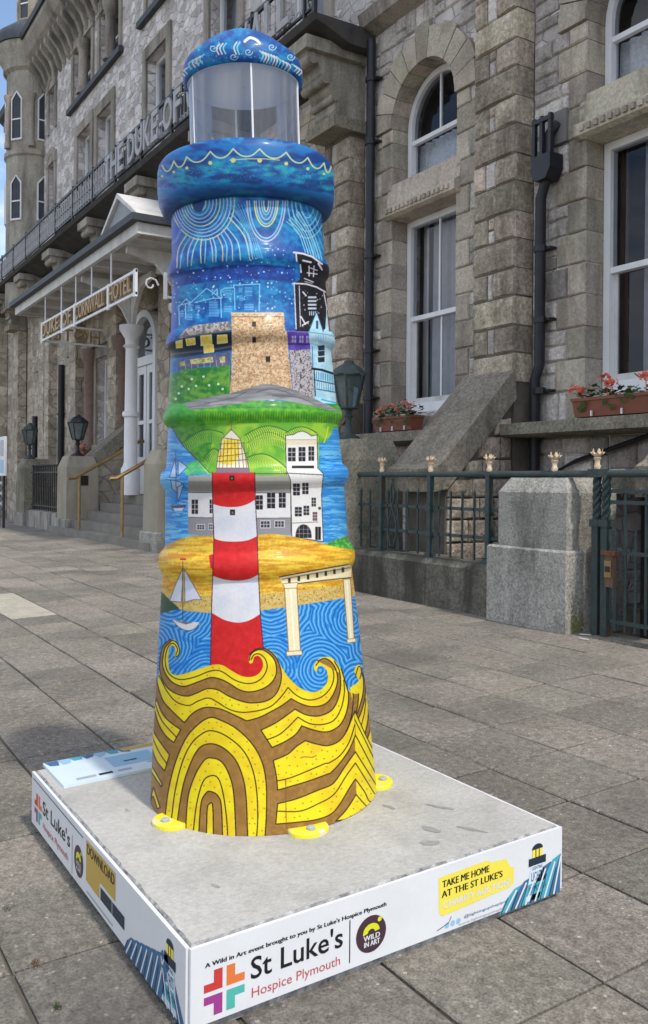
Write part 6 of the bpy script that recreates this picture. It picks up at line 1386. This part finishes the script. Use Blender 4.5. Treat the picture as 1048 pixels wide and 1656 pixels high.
lb = [(278, 1036), (268, 1046), (264, 1060), (263, 1076), (269, 1092), (281, 1105), (298, 1110), (320, 1103), (340, 1096), (355, 1098), (370, 1105), (388, 1116), (405, 1119), (425, 1114), (440, 1103), (447, 1088), (445, 1070), (436, 1058), (424, 1051), (412, 1053), (405, 1060), (403, 1068)]
lc = [(276, 1034), (264, 1044), (259, 1062), (259, 1088), (268, 1109), (283, 1121), (302, 1126), (318, 1121), (335, 1114), (352, 1116), (370, 1126), (390, 1134), (408, 1137), (430, 1134), (445, 1124), (453, 1108), (455, 1090), (450, 1070), (440, 1056), (428, 1049), (414, 1050), (404, 1058)]
rib(lb, lc)
la = [(284, 1060), (287, 1050), (281, 1041), (274, 1043), (269, 1054), (267, 1070), (271, 1086), (281, 1096), (295, 1099), (315, 1095), (335, 1087), (350, 1084), (362, 1088), (378, 1099), (395, 1105), (412, 1104), (425, 1095), (432, 1080), (429, 1066), (420, 1058), (411, 1059), (406, 1067)]
stroke(BLK, 1.6, la, sm=True); stroke(BLK, 1.5, [(281, 1063), (288, 1060), (290, 1050), (285, 1039), (277, 1035)], sm=True)
ldl = [(257, 1092), (270, 1118), (285, 1135), (305, 1141), (320, 1134), (337, 1129), (352, 1136), (370, 1147), (390, 1152), (415, 1150), (437, 1143), (452, 1130), (466, 1112)]
ldr = [(466, 1112), (476, 1122), (490, 1130), (505, 1132), (522, 1126), (535, 1112), (540, 1095), (537, 1080), (528, 1070), (518, 1069), (511, 1076)]
stroke(BLK, 1.6, ldl, sm=True); stroke(BLK, 1.6, ldr, sm=True)
# brown mass under the second yellow band
el = smooth_pts([(252, 1095), (262, 1130), (278, 1150), (298, 1169)]).tolist(); em = smooth_pts([(298, 1169), (310, 1155), (325, 1146), (340, 1144), (360, 1148), (380, 1157), (399, 1166)]).tolist(); er = smooth_pts([(399, 1166), (420, 1160), (440, 1150), (456, 1141), (471, 1130)]).tolist(); ec = smooth_pts([(471, 1130), (486, 1138), (505, 1143), (525, 1139), (538, 1125), (546, 1102), (543, 1082), (535, 1070), (525, 1065), (514, 1069)]).tolist()
poly(BRN, el + em + er + ec + [(552, 1090), (556, 1110), (572, 1125), (580, 1400), (215, 1400), (215, 1100)], noise=((174, 136, 74), NB, .35, .8))
for e in (el, em, er, ec): stroke(BLK, 1.7, e)
def patch(outl, mids=()):
    pts = np.vstack([smooth_pts(o) for o in outl]); poly(YEL, pts, noise=((236, 208, 40), NA, .3, .8))
    for o in outl: stroke(BLK, 1.7, o, sm=True)
    for mm in mids: stroke(BLK, 1.6, mm, sm=True)
patch([[(422, 1181), (448, 1168), (477, 1147)], [(477, 1147), (495, 1156), (515, 1158), (535, 1150), (546, 1133), (551, 1110), (549, 1085), (541, 1070)], [(552, 1082), (560, 1108), (564, 1125), (561, 1150), (552, 1170), (540, 1180), (525, 1184), (505, 1180), (488, 1174)], [(488, 1174), (478, 1188), (460, 1200), (440, 1209)], [(440, 1209), (422, 1181)]],
      [[(433, 1196), (455, 1186), (482, 1160)], [(482, 1160), (500, 1170), (520, 1172), (540, 1165), (552, 1145), (557, 1120), (556, 1100)]])
poly(YEL, [(566, 1112), (585, 1100), (640, 1120), (640, 1400), (600, 1400), (590, 1220), (576, 1164)], noise=((236, 208, 40), NA, .3, .8))
rib([(571, 1122), (571, 1140), (567, 1165), (558, 1188)], [(580, 1122), (579, 1140), (574, 1160), (566, 1180)])
rib([(584, 1082), (588, 1100), (587, 1122), (580, 1148), (574, 1162)], [(587, 1090), (591, 1110), (590, 1130), (584, 1152), (577, 1168)]); stroke(BLK, 1.4, [(575, 1094), (580, 1078), (585, 1084), (582, 1098)], sm=True)
rib([(596, 1140), (595, 1165), (589, 1192)], [(602, 1130), (602, 1165), (593, 1200)]); stroke(BLK, 1.4, [(592, 1130), (589, 1155), (583, 1178)], sm=True)
patch([[(442, 1230), (465, 1220), (480, 1207), (494, 1198)], [(494, 1198), (510, 1203), (530, 1206), (548, 1199), (560, 1184), (568, 1165), (574, 1150)], [(574, 1150), (575, 1170), (575, 1189)], [(575, 1189), (565, 1212), (550, 1234), (535, 1250), (530, 1252), (500, 1263), (470, 1272), (449, 1278)], [(449, 1278), (447, 1255), (442, 1230)]],
      [[(449, 1263), (470, 1258), (500, 1246), (526, 1235), (532, 1234), (550, 1222), (565, 1200), (574, 1172)]])
poly(YEL, [(574, 1150), (590, 1186), (608, 1228), (612, 1252), (606, 1248), (590, 1217), (575, 1189)], noise=((236, 208, 40), NA, .3, .8)); stroke(BLK, 1.6, [(575, 1189), (590, 1217), (607, 1250)]); stroke(BLK, 1.5, [(574, 1164), (590, 1196), (609, 1236)]); stroke(BLK, 1.5, [(574, 1150), (592, 1190), (610, 1225)])
patch([[(449, 1300), (480, 1292), (515, 1278), (535, 1270), (545, 1260), (558, 1240), (575, 1216)], [(575, 1216), (590, 1240), (605, 1264), (615, 1280)], [(615, 1300), (598, 1296), (590, 1281), (575, 1260)], [(575, 1260), (565, 1275), (550, 1300), (535, 1317), (510, 1326), (480, 1330), (446, 1333)], [(446, 1333), (449, 1300)]],
      [[(449, 1312), (485, 1312), (515, 1300), (540, 1285), (560, 1255), (575, 1234)], [(575, 1234), (590, 1258), (606, 1284)]])
patch([[(543, 1328), (560, 1310), (576, 1285)], [(576, 1285), (590, 1301), (600, 1310)], [(600, 1310), (575, 1322), (543, 1328)]])
stroke((130, 96, 50), 1.2, [(462, 1262), (463, 1340)]); stroke((170, 120, 60), 1.6, [(486, 1226), (492, 1224), (505, 1225), (512, 1222)])
patch([[(253, 1130), (262, 1153), (275, 1168), (292, 1180)], [(292, 1180), (281, 1201)], [(281, 1201), (268, 1190), (257, 1172), (249, 1145)], [(249, 1145), (253, 1130)]], [[(251, 1138), (262, 1166), (285, 1192)]])
patch([[(246, 1178), (256, 1196), (274, 1221)], [(274, 1221), (266, 1247)], [(266, 1247), (253, 1230), (244, 1205)], [(244, 1205), (246, 1178)]], [[(246, 1192), (257, 1216), (270, 1236)]])
patch([[(245, 1238), (262, 1268)], [(262, 1268), (261, 1273)], [(261, 1273), (243, 1246)]]); patch([[(248, 1273), (259, 1306)], [(259, 1306), (254, 1308)], [(254, 1308), (247, 1288), (240, 1305)], [(240, 1305), (248, 1273)]])
arcs = [[(266, 1330), (272, 1280), (283, 1235), (300, 1195), (320, 1172), (338, 1161), (352, 1163), (380, 1177), (405, 1200), (422, 1228), (430, 1262), (431, 1310), (428, 1365)],
        [(276, 1335), (283, 1280), (295, 1232), (310, 1202), (328, 1186), (343, 1182), (365, 1190), (390, 1210), (405, 1235), (414, 1270), (417, 1320), (414, 1365)],
        [(285, 1340), (295, 1275), (308, 1235), (322, 1210), (340, 1203), (360, 1209), (380, 1228), (392, 1255), (398, 1290), (401, 1365)],
        [(300, 1345), (304, 1290), (315, 1255), (330, 1230), (342, 1226), (358, 1232), (370, 1252), (378, 1285), (382, 1365)],
        [(312, 1350), (318, 1300), (328, 1265), (340, 1255), (352, 1258), (360, 1280), (366, 1320), (369, 1365)],
        [(321, 1352), (325, 1300), (333, 1283), (340, 1280), (352, 1287), (358, 1305), (360, 1365)],
        [(334, 1355), (335, 1310), (339, 1300), (344, 1305), (345, 1365)]]
for a_, c_ in zip(arcs, (YEL, None, BRN, YEL, None, BRN, YEL)):
    if c_: poly(c_, smooth_pts(a_).tolist(), noise=((236, 208, 40) if c_ == YEL else (174, 136, 74), NA, .3, .8))
for a_ in arcs: stroke(BLK, 1.8, a_, sm=True)
# spots on the yellow
yelm = (art[..., 0] > .84) & (art[..., 1] > .74) & (art[..., 2] < .35)
for gy_ in range(1070, 1360, 12):
    for gx_ in range(240, 612, 13):
        x, y = gx_ + rn.uniform(-3.5, 3.5) + (6 if (gy_ // 12) % 2 else 0), gy_ + rn.uniform(-3, 3)
        i, j = int((y - SY_) * KS), int((x - SX) * KS)
        if 8 < i < H_ - 8 and 8 < j < W_ - 8 and yelm[i - 7:i + 8:7, j - 7:j + 8:7].all(): dot((176, 150, 50), x, y, 1.25)
art *= (.975 + .04 * NC[..., None]); gm = art.mean(2, keepdims=True); art[:] = np.clip(gm + (art - gm) * 1.08, 0, 1) ** 1.12; gm = art_top.mean(2, keepdims=True); art_top[:] = np.clip(gm + (art_top - gm) * 1.06, 0, 1) ** 1.16
def halve(a): return (a[0:H_ - H_ % 2:2, 0::2] + a[1::2, 0::2] + a[0:H_ - H_ % 2:2, 1::2] + a[1::2, 1::2]) / 4
art2, art2_top = halve(art), halve(art_top)      # antialias
# --- wrap: texel (angle, length along the profile) -> point on the tower -> place on the sheet
HALF = R_(80)
def arclen(p): return np.concatenate([[0], np.cumsum([math.hypot(a[0] - b[0], a[1] - b[1]) for a, b in zip(p, p[1:])])])
def paint(name, prof, W, H, art2):
    s = arclen(prof); tt = np.interp(np.linspace(0, s[-1], H), s, [p[0] for p in prof]); rr = np.interp(np.linspace(0, s[-1], H), s, [p[1] for p in prof])
    ph = np.linspace(-HALF, HALF, W)
    P = LB + LN * tt[:, None, None] + rr[:, None, None] * (np.cos(ph)[None, :, None] * E1 + np.sin(ph)[None, :, None] * E2)
    d = P - CAM; z = d @ FW; r, u = d @ RT / z, d @ UPV / z
    px = (CXP + FPX * (r * _c + u * _s) - SX) * KS / 2 - .5; py = (CYP - FPX * (-r * _s + u * _c) - SY_) * KS / 2 - .5
    h2, w2 = art2.shape[:2]; px = np.clip(px, 0, w2 - 1.01); py = np.clip(py, 0, h2 - 1.01)
    x0, y0 = px.astype(int), py.astype(int); fx, fy = (px - x0)[..., None], (py - y0)[..., None]
    c = (art2[y0, x0] * (1 - fx) + art2[y0, x0 + 1] * fx) * (1 - fy) + (art2[y0 + 1, x0] * (1 - fx) + art2[y0 + 1, x0 + 1] * fx) * fy
    im = bpy.data.images.new(name, W, H, alpha=False); buf = np.ones((H, W, 4), np.float32); buf[..., :3] = c * .92
    im.pixels.foreach_set(buf.ravel()); im.update(); im.pack()
    m = bpy.data.materials.new(name); m.use_nodes = True; n, l = m.node_tree.nodes, m.node_tree.links; b = n['Principled BSDF']
    ti = n.new('ShaderNodeTexImage'); ti.image = im; ti.extension = 'EXTEND'; l.new(ti.outputs[0], b.inputs['Base Color'])
    ns = n.new('ShaderNodeTexNoise'); ns.inputs['Scale'].default_value = 70; ns.inputs['Detail'].default_value = 4
    rg = n.new('ShaderNodeMapRange'); rg.inputs[3].default_value = .42; rg.inputs[4].default_value = .60; l.new(ns.outputs['Fac'], rg.inputs[0]); l.new(rg.outputs[0], b.inputs['Roughness'])
    bp = n.new('ShaderNodeBump'); bp.inputs['Strength'].default_value = .10; bp.inputs['Distance'].default_value = .003; l.new(ns.outputs['Fac'], bp.inputs['Height']); l.new(bp.outputs[0], b.inputs['Normal'])
    b.inputs['Specular IOR Level'].default_value = .32; b.inputs['Coat Weight'].default_value = .08; b.inputs['Coat Roughness'].default_value = .15
    return m
NSEG = 144
def lpt(t, r, ph): return LB + LN * t + r * (math.cos(ph) * E1 + math.sin(ph) * E2)
def painted_lathe(name, prof, mat, parent):
    s = arclen(prof); mb = MB(); vs = []
    for (t, r) in prof:
        for j in range(NSEG + 1): vs.append(tuple(lpt(t, r, 2 * math.pi * j / NSEG - math.pi)))
    k = NSEG + 1; fs, uv = [], []
    def U(j):
        p = 360.0 * j / NSEG - 180
        q = p if abs(p) <= 80 else math.copysign(80 * (180 - abs(p)) / 100, p)
        return (q + 80) / 160
    for i in range(len(prof) - 1):
        for j in range(NSEG):
            fs.append((i * k + j, i * k + j + 1, (i + 1) * k + j + 1, (i + 1) * k + j))
            uv += [(U(j), s[i] / s[-1]), (U(j + 1), s[i] / s[-1]), (U(j + 1), s[i + 1] / s[-1]), (U(j), s[i + 1] / s[-1])]
    mb.add(vs, fs); mb.uv = uv
    return mb.build(name, mat, parent, smooth=True, origin=LB)
lh = tag(node('lighthouse_sculpture', LB), 'tall painted lighthouse sculpture with blue domed lantern on the concrete plinth', 'sculpture')
def dense(p, step=.02):
    out = []
    for a, b in zip(p, p[1:]):
        n = max(1, int(math.hypot(a[0] - b[0], a[1] - b[1]) / step)); out += [(lerp(a[0], b[0], i / n), lerp(a[1], b[1], i / n)) for i in range(n)]
    return out + [p[-1]]
painted_lathe('tower', dense(BODY, .04), paint('tower_painting', BODY, 1100, 2200, art2), lh)
painted_lathe('gallery', dense(GALL, .03), paint('gallery_painting', GALL, 1000, 360, art2_top), lh)
dome = painted_lathe('dome', dense(DOME, .03), paint('dome_painting', DOME, 900, 360, art2_top), lh)
def ring_mb(prof, n=64):
    mb = MB(); mb.add([tuple(lpt(t, r, 2 * math.pi * j / n)) for t, r in prof for j in range(n)], [(i * n + j, i * n + (j + 1) % n, (i + 1) * n + (j + 1) % n, (i + 1) * n + j) for i in range(len(prof) - 1) for j in range(n)]); return mb
d_ = ring_mb([(2.3475, .185), (2.3475, .002)]); d_.build('dome_underside', M['greydisc'], dome, smooth=True)
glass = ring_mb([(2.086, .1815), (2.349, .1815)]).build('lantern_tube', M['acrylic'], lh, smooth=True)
for ang in (8, 75, -62, 128, 189):
    a = R_(ang); t = MB(); t.tube([lpt(2.086, .1825, a), lpt(2.352, .1825, a)], .0032, 6); t.build('joint_strip', M['whiteacrylic'], glass)
fl_ = ring_mb([(2.0868, .181), (2.0868, .002)]); fl_.build('lantern_floor', M['print_white'], lh)  # coloured white to bounce light up onto the dome underside
# fixing feet
for ang in (-76.6, -8, 62, 134, 206):
    a = R_(ang); u = np.array([math.cos(a), math.sin(a), 0]); v = np.array([-u[1], u[0], 0])
    f = MB(); n = 20
    outl = [(.36, -.062), (.385, -.062)] + [(.385 + .050 * math.cos(t), .062 * math.sin(t)) for t in [-math.pi / 2 + math.pi * i / 12 for i in range(1, 12)]] + [(.385, .062), (.36, .062)]
    base = LB.copy(); vs = []
    for z, ins in ((-.0004, 0), (.010, 0), (.014, .006)):
        for s_, q in outl:
            p = base + u * (s_ - ins * .8) + v * q * (1 - ins * 6); vs.append((p[0], p[1], PHT + .0006 + z + .0))
    n = len(outl); fs = [(k * n + i, k * n + (i + 1) % n, (k + 1) * n + (i + 1) % n, (k + 1) * n + i) for k in range(2) for i in range(n)] + [tuple(range(2 * n, 3 * n))]
    ft = f.add(vs, fs).tilt().build('fixing_foot', M['yellowfoot'], lh)
    p = base + u * .402; bo = MB(); bo.lathe(p[0], p[1], [(.014, PHT + .0155), (.014, PHT + .021), (.008, PHT + .024)], 8); bo.tilt().build('bolt', M['print_grey'], ft)
